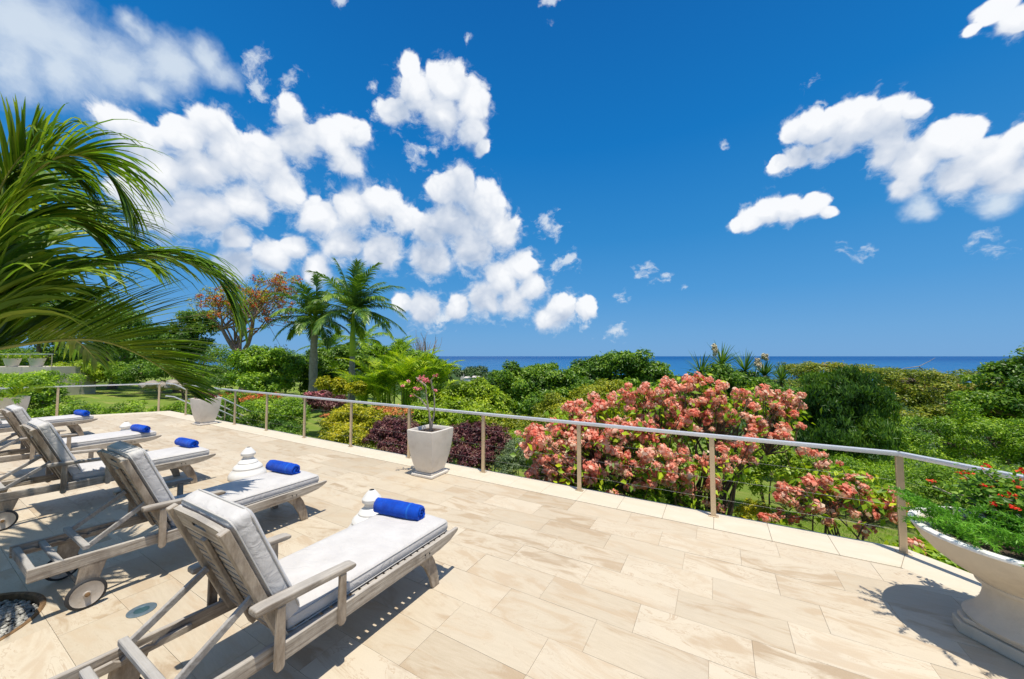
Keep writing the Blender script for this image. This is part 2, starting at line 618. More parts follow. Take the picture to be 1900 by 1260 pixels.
M['pebble'] = m_leaf('pale_pebble', (0.16, 0.155, 0.14), (0.34, 0.33, 0.30), (0.58, 0.56, 0.51), transl=0.0, rough=0.8, clump=6)
M['wall'] = m_plain('cream_render', (0.55, 0.50, 0.42), 0.85, var=0.1, scale=3, bump=0.3, bscale=30)
M['grout'] = m_plain('grey_grout', (0.46, 0.385, 0.285), 0.95, var=0.15, scale=12)


def m_tile():
    m, g = mat_new('honed_sandstone_tile')
    at_ = g.n('ShaderNodeAttribute', attribute_name='tile_rnd')
    rv = g.n('ShaderNodeSeparateXYZ')
    g.put(rv.inputs[0], at_.outputs['Vector'])
    r1, r2, r3 = rv.outputs
    pos = g.n('ShaderNodeNewGeometry').outputs['Position']
    off = g.vec('SCALE', at_.outputs['Vector'], 37.0)
    p = g.vec('ADD', pos, off)
    # bedding runs along the tile with a drift that differs from tile to tile
    sp = g.n('ShaderNodeSeparateXYZ')
    g.put(sp.inputs[0], p)
    skew = g.map(r3, 0, 1, -0.16, 0.16)
    yy = g.math('ADD', sp.outputs[1], g.math('MULTIPLY', sp.outputs[0], skew))
    cb = g.n('ShaderNodeCombineXYZ')
    g.put(cb.inputs[0], sp.outputs[0])
    g.put(cb.inputs[1], yy)
    g.put(cb.inputs[2], g.math('MULTIPLY', r1, 20.0))
    q = cb.outputs[0]
    bed = g.noise(g.vec('MULTIPLY', q, (1.3, 4.2, 1.0)), 1.5, 6, 0.62, 0.9)
    fine = g.noise(g.vec('MULTIPLY', q, (4.0, 34.0, 1.0)), 1.6, 6, 0.68, 0.4)
    grain = g.noise(pos, 150, 3, 0.6)
    base = g.mix(r1, (0.44, 0.36, 0.25, 1), (0.60, 0.525, 0.40, 1))
    base = g.mix(g.map(fine, 0.36, 0.68, 0.0, 0.42), base, (0.63, 0.545, 0.425, 1))
    warm = g.mix(r2, (0.45, 0.285, 0.14, 1), (0.35, 0.25, 0.15, 1))
    amt = g.math('MULTIPLY', g.map(bed, 0.47, 0.63, 0.0, 1.0, True), g.map(r2, 0.0, 1.0, 0.22, 1.0))
    base = g.mix(amt, base, warm)
    grey = g.math('MULTIPLY', g.map(g.noise(q, 2.2, 3, 0.5), 0.52, 0.7), g.map(r3, 0.3, 1.0, 0.0, 0.35))
    base = g.mix(grey, base, (0.44, 0.40, 0.34, 1))
    vein = g.math('MULTIPLY', g.map(g.math('ABSOLUTE', g.math('SUBTRACT', bed, 0.47)), 0.0, 0.012, 1.0, 0.0), g.map(r1, 0.35, 0.75, 0.0, 0.6))
    base = g.mix(vein, base, (0.33, 0.185, 0.08, 1))
    # pits and dark flecks
    pit = g.noise(g.vec('MULTIPLY', q, (1.0, 3.2, 1.0)), 26, 3, 0.6)
    pits = g.math('MULTIPLY', g.map(pit, 0.70, 0.78), g.map(g.noise(pos, 1.4, 2, 0.5), 0.42, 0.62))
    base = g.mix(pits, base, (0.19, 0.155, 0.115, 1))
    base = g.mix(0.10, base, g.ramp(grain, [(0.3, (0.36, 0.3, 0.22)), (0.7, (0.85, 0.78, 0.66))]))
    base = g.mix(0.16, base, g.ramp(r3, [(0, (0.40, 0.32, 0.23)), (1, (0.68, 0.58, 0.45))]))
    dirt = g.math('MULTIPLY', g.map(g.noise(pos, 0.8, 6, 0.62), 0.50, 0.72), 0.30)
    base = g.mix(dirt, base, (0.40, 0.325, 0.235, 1))
    h = g.math('ADD', g.math('MULTIPLY', fine, 0.5), g.math('MULTIPLY', grain, 0.25))
    h = g.math('SUBTRACT', h, g.math('MULTIPLY', pits, 0.8))
    return finish(m, g, base, g.map(fine, 0.3, 0.7, 0.48, 0.66), 0, h, 0.002, 0.35, 0.3)


M['tile'] = m_tile()


def m_coping():
    m, g = mat_new('cream_limestone_coping')
    pos = g.n('ShaderNodeNewGeometry').outputs['Position']
    at_ = g.n('ShaderNodeAttribute', attribute_name='tile_rnd')
    q = g.vec('ADD', pos, g.vec('SCALE', at_.outputs['Vector'], 23.0))
    n1 = g.noise(g.vec('MULTIPLY', q, (2.0, 5.0, 1.0)), 1.5, 6, 0.6, 0.5)
    col = g.mix(g.map(n1, 0.3, 0.7), (0.60, 0.525, 0.40, 1), (0.65, 0.58, 0.465, 1))
    col = g.mix(g.map(g.noise(q, 5, 4, 0.6), 0.62, 0.8, 0, 0.35), col, (0.62, 0.50, 0.34, 1))
    grain = g.noise(pos, 160, 3, 0.6)
    return finish(m, g, col, 0.62, 0, grain, 0.002, 0.3, 0.3)


M['coping'] = m_coping()

# ------------------------------------------------------------------ terrain, sea
SEA_Z = -56.0


def ground_z(x, y):
    s = y + 0.35 * np.clip(x + 10, -45, 40)
    z = np.interp(s, [-30, 4, 13, 26, 45, 90, 160, 400, 900, 1400], [-1.3, -1.5, -1.7, -3.6, -8, -17, -26, -40, -53, -60])
    left = np.clip((-x - 18) / 12.0, 0, 1) * np.clip((14 - y) / 8.0, 0, 1)
    return z * (1 - left) + (-1.2) * left


def m_ground():
    m, g = mat_new('lawn_and_slope')
    pos = g.n('ShaderNodeNewGeometry').outputs['Position']
    n1 = g.noise(pos, 0.9, 4, 0.6)
    blades = g.noise(g.vec('MULTIPLY', pos, (1, 1, 0.2)), 45, 4, 0.7)
    col = g.mix(g.map(n1, 0.3, 0.7), (0.120, 0.215, 0.022, 1), (0.205, 0.275, 0.045, 1))
    col = g.mix(g.map(blades, 0.35, 0.7, 0, 0.55), col, (0.25, 0.33, 0.07, 1))
    dry = g.noise(g.vec('MULTIPLY', pos, (0.35, 1.6, 1)), 0.8, 4, 0.6)
    col = g.mix(g.map(dry, 0.52, 0.66, 0, 0.55), col, (0.40, 0.36, 0.13, 1))
    far = g.vec('LENGTH', pos, out=1)
    col = g.mix(g.map(far, 70, 120), col, (0.045, 0.085, 0.02, 1))
    return finish(m, g, col, 0.9, 0, blades, 0.05, 0.9, 0.1)


def build_ground():
    radii = np.concatenate([np.linspace(0, 30, 46), np.geomspace(32, 1500, 44)])
    nth = 120
    th = np.linspace(0, 2 * np.pi, nth, endpoint=False)
    V = []
    for r in radii:
        x, y = r * np.cos(th), r * np.sin(th)
        z = ground_z(x, y)
        back = np.clip((r - 60) / 500, 0, 1) * np.clip(-y / 200, 0, 1)
        V.append(np.stack([x, y, np.where(y < 0, np.maximum(z, -2) + 0 * back, z)], 1))
    V = np.concatenate(V)
    i = np.arange(len(radii) - 1)[:, None]
    j = np.arange(nth)[None, :]
    a = i * nth + j
    b = i * nth + (j + 1) % nth
    Fc = np.stack([a, a + nth, b + nth, b], -1).reshape(-1, 4)
    o = np_mesh('ground', V, Fc, m_ground(), None, True)
    tag(o, kind='structure')


build_ground()


def build_sea():
    m, g = mat_new('tropical_sea')
    pos = g.n('ShaderNodeNewGeometry').outputs['Position']
    far = g.vec('LENGTH', pos, out=1)
    patch = g.noise(g.vec('MULTIPLY', pos, (0.0016, 0.0007, 0)), 2.0, 6, 0.65)
    col = g.mix(g.map(patch, 0.35, 0.65), (0.002, 0.060, 0.21, 1), (0.006, 0.085, 0.25, 1))
    col = g.mix(g.map(far, 800, 9000, 0.7, 0.0), col, (0.030, 0.16, 0.34, 1))
    wave = g.noise(g.vec('MULTIPLY', pos, (0.05, 0.05, 0.05)), 1.0, 4, 0.6)
    finish(m, g, col, 0.55, 0, wave, 1.0, 0.15, 0.12)
    n = 96
    V = [(0, 0, SEA_Z)]
    rr = [600, 2000, 8000, 30000, 120000, 300000]
    F3 = []
    for r in rr:
        for k in range(n):
            a = 2 * math.pi * k / n
            V.append((r * math.cos(a), r * math.sin(a), SEA_Z))
    mb = MB()
    mb.v = V
    mb.f = [(0, 1 + k, 1 + (k + 1) % n) for k in range(n)]
    for i in range(len(rr) - 1):
        for k in range(n):
            a, b = 1 + i * n + k, 1 + i * n + (k + 1) % n
            mb.f.append((a, a + n, b + n, b))
    o = mb.build('sea', m)
    tag(o, kind='structure')


build_sea()

# ------------------------------------------------------------------ terrace: slab, tiles, coping
OUT = [(-15.75, 4.83), (1.50, 4.83), (5.6, 0.93), (5.6, -5.0), (-18.6, -5.0), (-17.95, 0.5), (-17.1, 2.66)]  # clockwise from far left


def inset(poly, d):
    n = len(poly)
    lines = []
    for i in range(n):
        a, b = Vector(poly[i]), Vector(poly[(i + 1) % n])
        t = (b - a).normalized()
        nrm = Vector((t.y, -t.x))          # inside of a clockwise polygon
        lines.append((a + nrm * d, t))
    res = []
    for i in range(n):
        (p, t), (q, u) = lines[i - 1], lines[i]
        den = t.x * u.y - t.y * u.x
        k = ((q.x - p.x) * u.y - (q.y - p.y) * u.x) / den
        res.append((p.x + t.x * k, p.y + t.y * k))
    return res


INN = inset(OUT, 0.445)


def clip_half(poly, a, b, keep_right=True):
    """Keep the part of poly right of the directed line a->b (or left)."""
    ax, ay = a
    dx, dy = b[0] - ax, b[1] - ay
    s = 1 if keep_right else -1

    def side(p):
        return s * (dy * (p[0] - ax) - dx * (p[1] - ay))
    res = []
    for i in range(len(poly)):
        p, q = poly[i - 1], poly[i]
        sp, sq = side(p), side(q)
        if sq >= 0:
            if sp < 0:
                k = sp / (sp - sq)
                res.append((p[0] + (q[0] - p[0]) * k, p[1] + (q[1] - p[1]) * k))
            res.append(q)
        elif sp >= 0:
            k = sp / (sp - sq)
            res.append((p[0] + (q[0] - p[0]) * k, p[1] + (q[1] - p[1]) * k))
    return res


def area(p):
    return 0.5 * sum(p[i - 1][0] * p[i][1] - p[i][0] * p[i - 1][1] for i in range(len(p)))


BED_C, BED_R = (-4.40, 0.20), 0.49
BED = [(BED_C[0] + BED_R * math.cos(a), BED_C[1] + BED_R * math.sin(a)) for a in np.linspace(0, 2 * np.pi, 25)[:-1]]  # counter-clockwise


def minus_bed(poly):
    """Convex pieces of poly outside the round gravel bed."""
    xs, ys = [p[0] for p in poly], [p[1] for p in poly]
    if min(xs) > BED_C[0] + BED_R or max(xs) < BED_C[0] - BED_R or min(ys) > BED_C[1] + BED_R or max(ys) < BED_C[1] - BED_R:
        return [poly]
    out, rest = [], poly
    for i in range(len(BED)):
        a, b = BED[i - 1], BED[i]
        piece = clip_half(rest, a, b, True)
        if len(piece) > 2 and abs(area(piece)) > 1e-6:
            out.append(piece)
        rest = clip_half(rest, a, b, False)
        if len(rest) < 3:
            break
    return out


slab = MB()
for pc in minus_bed(INN[::-1]):
    slab.prism_z(pc if area(pc) > 0 else pc[::-1], -0.16, -0.007)
floor = slab.build('terrace_floor', M['grout'])
tag(floor, kind='structure')


def rnd_attr(me, vals):
    a = me.attributes.new('tile_rnd', 'FLOAT_VECTOR', 'POINT')
    a.data.foreach_set('vector', np.asarray(vals, np.float32).ravel())


ROW, TL = 0.3105, 0.672
known = {0: -0.98, 1: -1.65, 2: -1.427, 3: -0.522, 4: -0.298, 5: -1.415, 6: 0.375, 7: -1.2}
tiles = []
JG = 0.0009
for r in range(-22, 10):
    y0 = 1.572 + ROW * r
    y1 = min(y0 + ROW, INN[0][1])
    if y0 > INN[0][1] - 0.02:
        continue
    ph = known.get(r, random.uniform(0, TL))
    k0 = int(math.floor((-19 - ph) / TL))
    for k in range(k0, k0 + 40):
        x0 = ph + k * TL
        poly = [(x0 + JG, y0 + JG), (x0 + TL - JG, y0 + JG), (x0 + TL - JG, y1 - JG), (x0 + JG, y1 - JG)]
        for i in range(len(INN)):
            if len(poly) > 2:
                poly = clip_half(poly, INN[i], INN[(i + 1) % len(INN)], True)
        if len(poly) < 3 or abs(area(poly)) < 2e-4:
            continue
        pcs = [p if area(p) > 0 else p[::-1] for p in minus_bed(poly)]
        if not pcs:
            continue
        cx, cy = x0 + TL / 2, (y0 + y1) / 2
        w = Vector((cx, cy, -EYE))
        dz = w.dot(_F)
        vis = 0
        if dz > 0.5:
            uu, vv = w.dot(_R) / dz * FPX, -w.dot(_U) / dz * FPX
            if abs(uu) < 1050 and -700 < vv < 760:
                vis = 1 / dz ** 3
        tiles.append((vis, pcs, (random.random(), random.random(), random.random()), (cx, cy)))
tiles.sort(key=lambda t: -t[0])
rest_mb, rest_rnd = MB(), []
for i, (vis, pcs, rv, c) in enumerate(tiles):
    if i < 300 and vis > 0:
        mb = MB()
        lift = random.uniform(-0.0006, 0.0006)
        for p in pcs:
            mb.prism_z([(x - c[0], y - c[1]) for x, y in p], -0.008, lift)
        o = mb.build('tile', M['tile'], floor)
        o.location = (c[0], c[1], 0)
        rnd_attr(o.data, [rv] * len(o.data.vertices))
    else:
        for p in pcs:
            n0 = len(rest_mb.v)
            rest_mb.prism_z(p, -0.008, 0.0)
            rest_rnd += [rv] * (len(rest_mb.v) - n0)
o = rest_mb.build('tile_field', M['tile'], floor)
rnd_attr(o.data, rest_rnd)
tag(o, kind='stuff')

coping = MB()
edge_pairs = [(6, 0), (0, 1), (1, 2), (2, 3), (5, 6), (4, 5)]
cop_root = thing('coping', 'cream stone coping along the outer edge of the terrace', 'coping')
for a, b in edge_pairs:
    oa, ob, ia, ib = Vector(OUT[a]), Vector(OUT[b]), Vector(INN[a]), Vector(INN[b])
    L = (ib - ia).length
    if (a, b) == (0, 1):
        xs = [x for x in np.arange(-0.073 - 0.5 * 40, ib.x, 0.5) if ia.x + 0.2 < x < ib.x - 0.15]
        cuts = [0.0] + [(x - ia.x) / (ib.x - ia.x) for x in xs] + [1.0]
    else:
        n = max(1, round(L / 0.5))
        cuts = [i / n for i in range(n + 1)]
    t = (ob - oa).normalized()
    for k in range(len(cuts) - 1):
        pts = []
        for j, f in ((0, cuts[k]), (1, cuts[k + 1])):
            pi = ia + (ib - ia) * f
            if f in (0.0, 1.0):
                po = oa if f == 0.0 else ob
            else:
                po = oa + t * (pi - oa).dot(t)
            e = t * (0.0012 * (1 if j == 0 else -1))
            pts.append((pi + e, po + e))
        poly = [tuple(pts[0][0]), tuple(pts[0][1]), tuple(pts[1][1]), tuple(pts[1][0])]
        if area(poly) < 0:
            poly = poly[::-1]
        mb = MB().prism_z(poly, -0.055, 0.0015)
        o = mb.build('coping_slab', M['coping'], cop_root, bevel=0.003)
        rv = (random.random(), random.random(), random.random())
        rnd_attr(o.data, [rv] * len(o.data.vertices))

wall_poly = inset(OUT, 0.04)
w_in = inset(OUT, 0.30)
mb = MB()
for i in range(len(OUT)):
    j = (i + 1) % len(OUT)
    q = [wall_poly[i], wall_poly[j], w_in[j], w_in[i]]
    mb.prism_z(q if area(q) > 0 else q[::-1], -2.6, -0.057)
o = mb.build('retaining_wall', M['wall'])
tag(o, 'cream rendered retaining wall under the terrace edge', 'wall')

# ------------------------------------------------------------------ railings
RAIL_Z = 0.915


def railing(pts, label, posts, ends=(True, True), cables=(0.20, 0.42, 0.65)):
    root = thing('railing', label, 'railing')
    root.location = (pts[0][0], pts[0][1], 0)
    L0 = Vector((pts[0][0], pts[0][1], 0))
    P3 = [Vector((p[0], p[1], 0)) - L0 for p in pts]
    for a, b in zip(P3[:-1], P3[1:]):
        t = (b - a).normalized()
        MB().bar(a - t * 0.012 + Vector((0, 0, RAIL_Z - 0.019)), b + t * 0.012 + Vector((0, 0, RAIL_Z - 0.019)), 0.060, 0.038).build('handrail', M['steel'], root, bevel=0.005, seg=2, smooth=40)
        for z in cables:
            n = 6
            c = [a + (b - a) * (i / n) + Vector((0, 0, z)) for i in range(n + 1)]
            MB().tube(c, 0.0010, 5).build('cable', M['cable'], root)
    for (x, y, ang) in posts:
        p = Vector((x, y, 0)) - L0
        t = Vector((math.cos(ang), math.sin(ang), 0))
        mb = MB()
        mb.bar(p + Vector((0, 0, 0.002)), p + Vector((0, 0, RAIL_Z - 0.038)), 0.032, 0.052, up=t)
        o = mb.build('post', M['post'], root, bevel=0.003)
        MB().box((p.x - 0.05, p.y - 0.03, 0.002), (p.x + 0.05, p.y + 0.03, 0.010)).build('foot_plate', M['post'], o, bevel=0.002)
    return root


YR = 4.72
main_x = [1.446, -0.075, -1.645, -3.20, -4.79, -6.38, -7.97, -9.54, -11.12, -12.66, -14.19]
dr = Vector((0.725, -0.689, 0))
far_r = (1.446 + 0.725 * 5.0, 4.72 - 0.689 * 5.0)
posts = [(x, YR, 0) for x in main_x] + [(1.446 + 0.725 * k * 1.585, YR - 0.689 * k * 1.585, -0.76) for k in (1, 2, 3)]
railing([(-14.19, YR), (1.446, YR), far_r], 'long steel railing with cables along the seaward terrace edge', posts)
railing([(-15.956, 4.61), (-17.03, 2.68), (-17.83, 0.5), (-18.3, -3.5)], 'short steel railing at the far left end of the terrace beyond the loungers',
        [(-15.956, 4.61, 1.06), (-17.03, 2.68, 1.2), (-17.83, 0.5, 1.3), (-18.1, -1.6, 1.4)])

# garden stair with sloping handrails
st = thing('garden_stair', 'stone steps leading down from the gap in the railing', 'stairs', (-15.07, 4.85, 0))
for k in range(9):
    MB().box((-0.85, k * 0.31, -0.17 * (k + 1) - 0.5), (0.85, k * 0.31 + 0.32, -0.17 * (k + 1))).build('step', M['wall'], st, bevel=0.01)
for x, lab in ((-14.19, 'sloping steel stair handrail nearer the planter'), (-15.956, 'sloping steel stair handrail farther from the planter')):
    hr = thing('stair_handrail', lab, 'handrail', (x, 4.74, 0))
    for dz in (0.0, -0.42):
        MB().tube([(0, 0.03, 0.90 + dz), (0, 0.25, 0.85 + dz), (0, 3.05, -0.98 + dz)], 0.021, 8).build('rail_bar' if dz == 0 else 'lower_bar', M['steel'], hr, smooth=60)
    for yy in (1.0, 2.0, 2.9):
        zt = 0.85 - (yy - 0.25) * 0.654
        MB().bar((0, yy, zt - 1.0), (0, yy, zt - 0.02), 0.03, 0.03, up=(1, 0, 0)).build('baluster', M['post'], hr)


# ------------------------------------------------------------------ loungers
def rounded_block(lx, ly, lz, r, puff=0.0, nx=10, ny=22, nz=3, seed=0, wob=0.0):
    """A cushion: box with rounded edges, centred in x/y, bottom at z=0."""
    rg = np.random.default_rng(seed)
    ph = rg.uniform(0, 6.28, 8)
    hx, hy, hz = lx / 2, ly / 2, lz / 2

    def spread(n, h):
        a = np.linspace(-1, 1, n + 1)
        return np.sign(a) * h * (1 - (1 - np.abs(a)) ** 1.35)
    xs, ys, zs = spread(nx, hx), spread(ny, hy), spread(nz, hz)
    idx, V, Fc = {}, [], []

    def vid(i, j, k):
        key = (i, j, k)
        if key not in idx:
            p = np.array([xs[i], ys[j], zs[k]])
            q = np.clip(p, [-hx + r, -hy + r, -hz + r], [hx - r, hy - r, hz - r])
            d = p - q
            n = np.linalg.norm(d)
            if n > 1e-9:
                p = q + d / n * r
            u, w = p[0] / hx, p[1] / hy
            bulge = puff * (1 - u ** 4) * (1 - w ** 8)
            if k > 0:
                p[2] += bulge * (k / nz)
                p[2] += wob * (math.sin(5 * w + ph[0]) * math.cos(3 * u + ph[1]) + 0.6 * math.sin(9 * w + 4 * u + ph[2])) * (1 - u ** 6) * (k / nz)
            if 0 < k < nz:
                p[0] += np.sign(u) * puff * 0.25 * abs(u) ** 6
                p[1] += np.sign(w) * puff * 0.25 * abs(w) ** 10
            p[2] += hz
            idx[key] = len(V)
            V.append(p)
        return idx[key]
    for i in range(nx):
        for j in range(ny):
            Fc.append((vid(i, j, 0), vid(i, j + 1, 0), vid(i + 1, j + 1, 0), vid(i + 1, j, 0)))
            Fc.append((vid(i, j, nz), vid(i + 1, j, nz), vid(i + 1, j + 1, nz), vid(i, j + 1, nz)))
    for k in range(nz):
        for i in range(nx):
            Fc.append((vid(i, 0, k), vid(i + 1, 0, k), vid(i + 1, 0, k + 1), vid(i, 0, k + 1)))
            Fc.append((vid(i, ny, k), vid(i, ny, k + 1), vid(i + 1, ny, k + 1), vid(i + 1, ny, k)))
        for j in range(ny):
            Fc.append((vid(0, j, k), vid(0, j, k + 1), vid(0, j + 1, k + 1), vid(0, j + 1, k)))
            Fc.append((vid(nx, j, k), vid(nx, j + 1, k), vid(nx, j + 1, k + 1), vid(nx, j, k + 1)))
    return np.array(V), np.array(Fc)


def loop_piping(lx, ly, z, r, rc, puff=0.0):
    """Closed rounded-rectangle tube in the cushion's own axes."""
    pts = []
    hx, hy = lx / 2 - rc, ly / 2 - rc
    for cx, cy, a0 in ((hx, hy, 0), (-hx, hy, 90), (-hx, -hy, 180), (hx, -hy, 270)):
        for a in range(0, 91, 18):
            t = R_(a0 + a)
            pts.append(Vector((cx + rc * math.cos(t), cy + rc * math.sin(t), z)))
    dense = []
    for i in range(len(pts)):
        p, q = pts[i], pts[(i + 1) % len(pts)]
        n = max(1, int((q - p).length / 0.08))
        dense += [p + (q - p) * (k / n) for k in range(n)]
    return dense + [dense[0]]


W2 = 0.35
BACK_A = R_(66.5)                 # tilt of the raised backrest
HINGE = Vector((0, -1.36, 0.345))
BDIR = Vector((0, -math.cos(BACK_A), math.sin(BACK_A)))      # up along the backrest
BN = Vector((0, math.sin(BACK_A), math.cos(BACK_A)))         # sitter's side


def on_back(x, s, d):
    return Vector((x, 0, 0)) + HINGE + BDIR * s + BN * d


def board_on_back(x0, x1, s0, s1, d0, d1):
    mb = MB()
    vs = [on_back(x, s, d) for d in (d0, d1) for (x, s) in ((x0, s0), (x1, s0), (x1, s1), (x0, s1))]
    mb.add(vs, [(0, 1, 2, 3), (7, 6, 5, 4), (0, 4, 5, 1), (1, 5, 6, 2), (2, 6, 7, 3), (3, 7, 4, 0)])
    return mb


def make_lounger():
    root = thing('sun_lounger', 'lounger', 'sun lounger', group='teak loungers in a row facing the sea')
    for s in (-1, 1):
        # front side rail with upswept tip
        poly = [(-1.40, 0.272), (-0.42, 0.276), (-0.22, 0.284), (-0.10, 0.302), (-0.02, 0.334), (0.0, 0.346), (0.004, 0.366), (-0.03, 0.368), (-0.30, 0.362), (-1.40, 0.360)]
        x0, x1 = sorted((s * W2, s * (W2 - 0.030)))
        r_ = MB().prism_x(poly, x0, x1).build('side_rail', M['wood_y'], root, bevel=0.004)
        # rear rail lapped inside
        x0, x1 = sorted((s * (W2 - 0.032), s * (W2 - 0.060)))
        poly = [(-2.08, 0.300), (-1.20, 0.276), (-1.20, 0.352), (-1.72, 0.372), (-2.08, 0.388)]
        MB().prism_x(poly, x0, x1).build('rear_rail', M['wood_y'], root, bevel=0.004)
        # splayed curved front leg
        poly = [(-0.455, 0.300), (-0.30, 0.300), (-0.245, 0.21), (-0.205, 0.10), (-0.186, 0.0), (-0.262, 0.0), (-0.292, 0.09), (-0.345, 0.19), (-0.415, 0.262)]
        x0, x1 = sorted((s * (W2 - 0.034), s * (W2 - 0.062)))
        leg = MB().prism_x([(y, z) for y, z in poly], x0, x1).build('front_leg', M['wood_z'], root, bevel=0.004)
        for by, bz in ((-0.345, 0.285), (-0.39, 0.292)):
            MB().lathe([(0.006, 0), (0.006, 0.004), (0.003, 0.006)], 8, (s * W2 if s > 0 else -W2 - 0.006, by, bz + 0.03), 'x').build('bolt', M['dark'], leg)
        # rear leg down to the wheel
        poly = [(-1.845, 0.34), (-1.70, 0.34), (-1.755, 0.16), (-1.79, 0.075), (-1.85, 0.075), (-1.868, 0.13)]
        MB().prism_x(poly, x0, x1).build('rear_leg', M['wood_z'], root, bevel=0.004)
        # wheel
        cx = s * (W2 - 0.012)
        wh = MB().lathe([(0.082, -0.013), (0.096, -0.011), (0.102, -0.004), (0.102, 0.004), (0.096, 0.011), (0.082, 0.013), (0.080, 0.0), (0.082, -0.013)], 32, (cx, -1.815, 0.102), 'x', caps=False).build('wheel', M['rubber'], root, smooth=50)
        MB().lathe([(0.016, -0.016), (0.022, -0.012), (0.078, -0.010), (0.0835, -0.0142), (0.0835, 0.0142), (0.078, 0.010), (0.022, 0.012), (0.016, 0.018)], 28, (cx, -1.815, 0.102), 'x').build('rim', M['rim'], wh, smooth=40)
        MB().lathe([(0.010, -0.030), (0.014, -0.028), (0.014, 0.028), (0.010, 0.030)], 12, (cx, -1.815, 0.102), 'x').build('hub', M['terracotta'], wh)
        # armrest
        x0, x1 = sorted((s * (W2 - 0.045), s * (W2 + 0.028)))
        arm = MB()
        n = 8
        top = [(-1.545, 0.607), (-1.50, 0.610), (-1.25, 0.594), (-1.03, 0.578), (-1.002, 0.570)]
        bot = [(-1.00, 0.550), (-1.03, 0.545), (-1.25, 0.558), (-1.50, 0.570), (-1.545, 0.574)]
        arm.prism_x(top[::-1] + bot[::-1], x0, x1)
        ar = arm.build('armrest', M['wood_y'], root, bevel=0.012, seg=3, smooth=50)
        for yy, zb, zt in ((-1.085, 0.262, 0.548), (-1.425, 0.255, 0.566)):
            xa, xb = sorted((s * (W2 + 0.001), s * (W2 + 0.024)))
            po = [(yy - 0.024, zb + 0.016), (yy - 0.012, zb), (yy + 0.012, zb), (yy + 0.024, zb + 0.016), (yy + 0.021, zt), (yy - 0.021, zt)]
            MB().prism_x(po, xa, xb).build('arm_post', M['wood_z'], ar, bevel=0.004)
        # prop bar for the backrest
        p0, p1 = on_back(s * 0.245, 0.30, -0.02), Vector((s * 0.245, -1.80, 0.405))
        MB().bar(p0, p1, 0.022, 0.034).build('prop_bar', M['wood_grey'], root, bevel=0.003)
        # notched ratchet rail
        poly = [(-2.03, 0.305), (-1.55, 0.300), (-1.55, 0.335), (-1.68, 0.337), (-1.70, 0.322), (-1.73, 0.340), (-1.80, 0.340), (-1.82, 0.324), (-1.85, 0.343), (-1.93, 0.343), (-1.95, 0.326), (-1.98, 0.345), (-2.03, 0.345)]
        x0, x1 = sorted((s * (W2 - 0.085), s * (W2 - 0.063)))
        MB().prism_x(poly, x0, x1).build('ratchet_rail', M['wood_y'], root, bevel=0.002)
    for yy, zz, hh in ((-2.055, 0.345, 0.06), (-1.815, 0.412, 0.03), (-1.935, 0.358, 0.026)):
        MB().box((-W2 + 0.062, yy - 0.018, zz - hh / 2), (W2 - 0.062, yy + 0.018, zz + hh / 2)).build('crossbar', M['wood_grey'], root, bevel=0.004)
    MB().tube([(-W2 + 0.03, -1.815, 0.102), (W2 - 0.03, -1.815, 0.102)], 0.009, 8).build('axle', M['dark'], root)
    for yy in (-0.36, -1.30):
        MB().box((-W2 + 0.031, yy - 0.02, 0.276), (W2 - 0.031, yy + 0.02, 0.322)).build('cross_rail', M['wood_x'], root, bevel=0.003)
    # seat slats: the gaps let dots of sun through beside the cushion
    n = 20
    for k in range(n):
        yy = -0.045 - k * 0.0625
        MB().box((-W2 + 0.031, yy - 0.0475, 0.329), (W2 - 0.031, yy, 0.345)).build('slat', M['wood_x'], root, bevel=0.002)
    # backrest: stiles, top rail with hand hold, centre batten, louvres
    back = MB()
    S1 = 0.715
    segs = 14
    hole0, hole1 = -0.05, 0.05

    def rail_top(x):
        return S1 + 0.020 * (1 - abs(x) / 0.31) ** 0.5 * (1 if abs(x) < 0.24 else max(0, (0.31 - abs(x)) / 0.07)) - 0.012
    xs = np.linspace(-0.265, 0.265, segs + 1)
    for i in range(segs):
        a, b = xs[i], xs[i + 1]
        hold = abs((a + b) / 2) < 0.06
        spans = [(S1 - 0.12, None)] if not hold else [(S1 - 0.12, S1 - 0.065), (S1 - 0.04, None)]
        for lo, hi in spans:
            ha, hb = (rail_top(a), rail_top(b)) if hi is None else (hi, hi)
            vs = [on_back(x, s, d) for d in (-0.012, 0.012) for (x, s) in ((a, lo), (b, lo), (b, hb), (a, ha))]
            back.add(vs, [(0, 1, 2, 3), (7, 6, 5, 4), (0, 4, 5, 1), (2, 6, 7, 3)] + ([(1, 5, 6, 2)] if i == segs - 1 or hold else []) + ([(3, 7, 4, 0)] if i == 0 or hold else []))
    bk = back.build('backrest', M['wood_x'], root)
    for s in (-1, 1):
        x0, x1 = sorted((s * 0.312, s * 0.266))
        board_on_back(x0, x1, -0.02, S1, -0.030, 0.014).build('stile', M['wood_z'], bk, bevel=0.004)
    board_on_back(-0.024, 0.024, 0.0, S1 - 0.122, -0.030, -0.010).build('centre_batten', M['wood_z'], bk, bevel=0.003)
    nl = 12
    for k in range(nl):
        s0 = 0.0 + k * (S1 - 0.13) / nl
        board_on_back(-0.264, 0.264, s0, s0 + 0.0355, -0.008, 0.008).build('louvre', M['wood_x'], bk, bevel=0.002)
    # cushions
    V, Fc = rounded_block(0.615, 1.30, 0.090, 0.024, 0.014, ny=40, nx=14, seed=3, wob=0.0035)
    V[:, 0] += -0.022
    V[:, 1] += -0.70
    V[:, 2] += 0.347
    V[:, 2] += 0.010 * np.exp(-((V[:, 1] + 1.30) / 0.10) ** 2)
    sc_ = np_mesh('seat_cushion', V, Fc, M['cushion'], root, True)
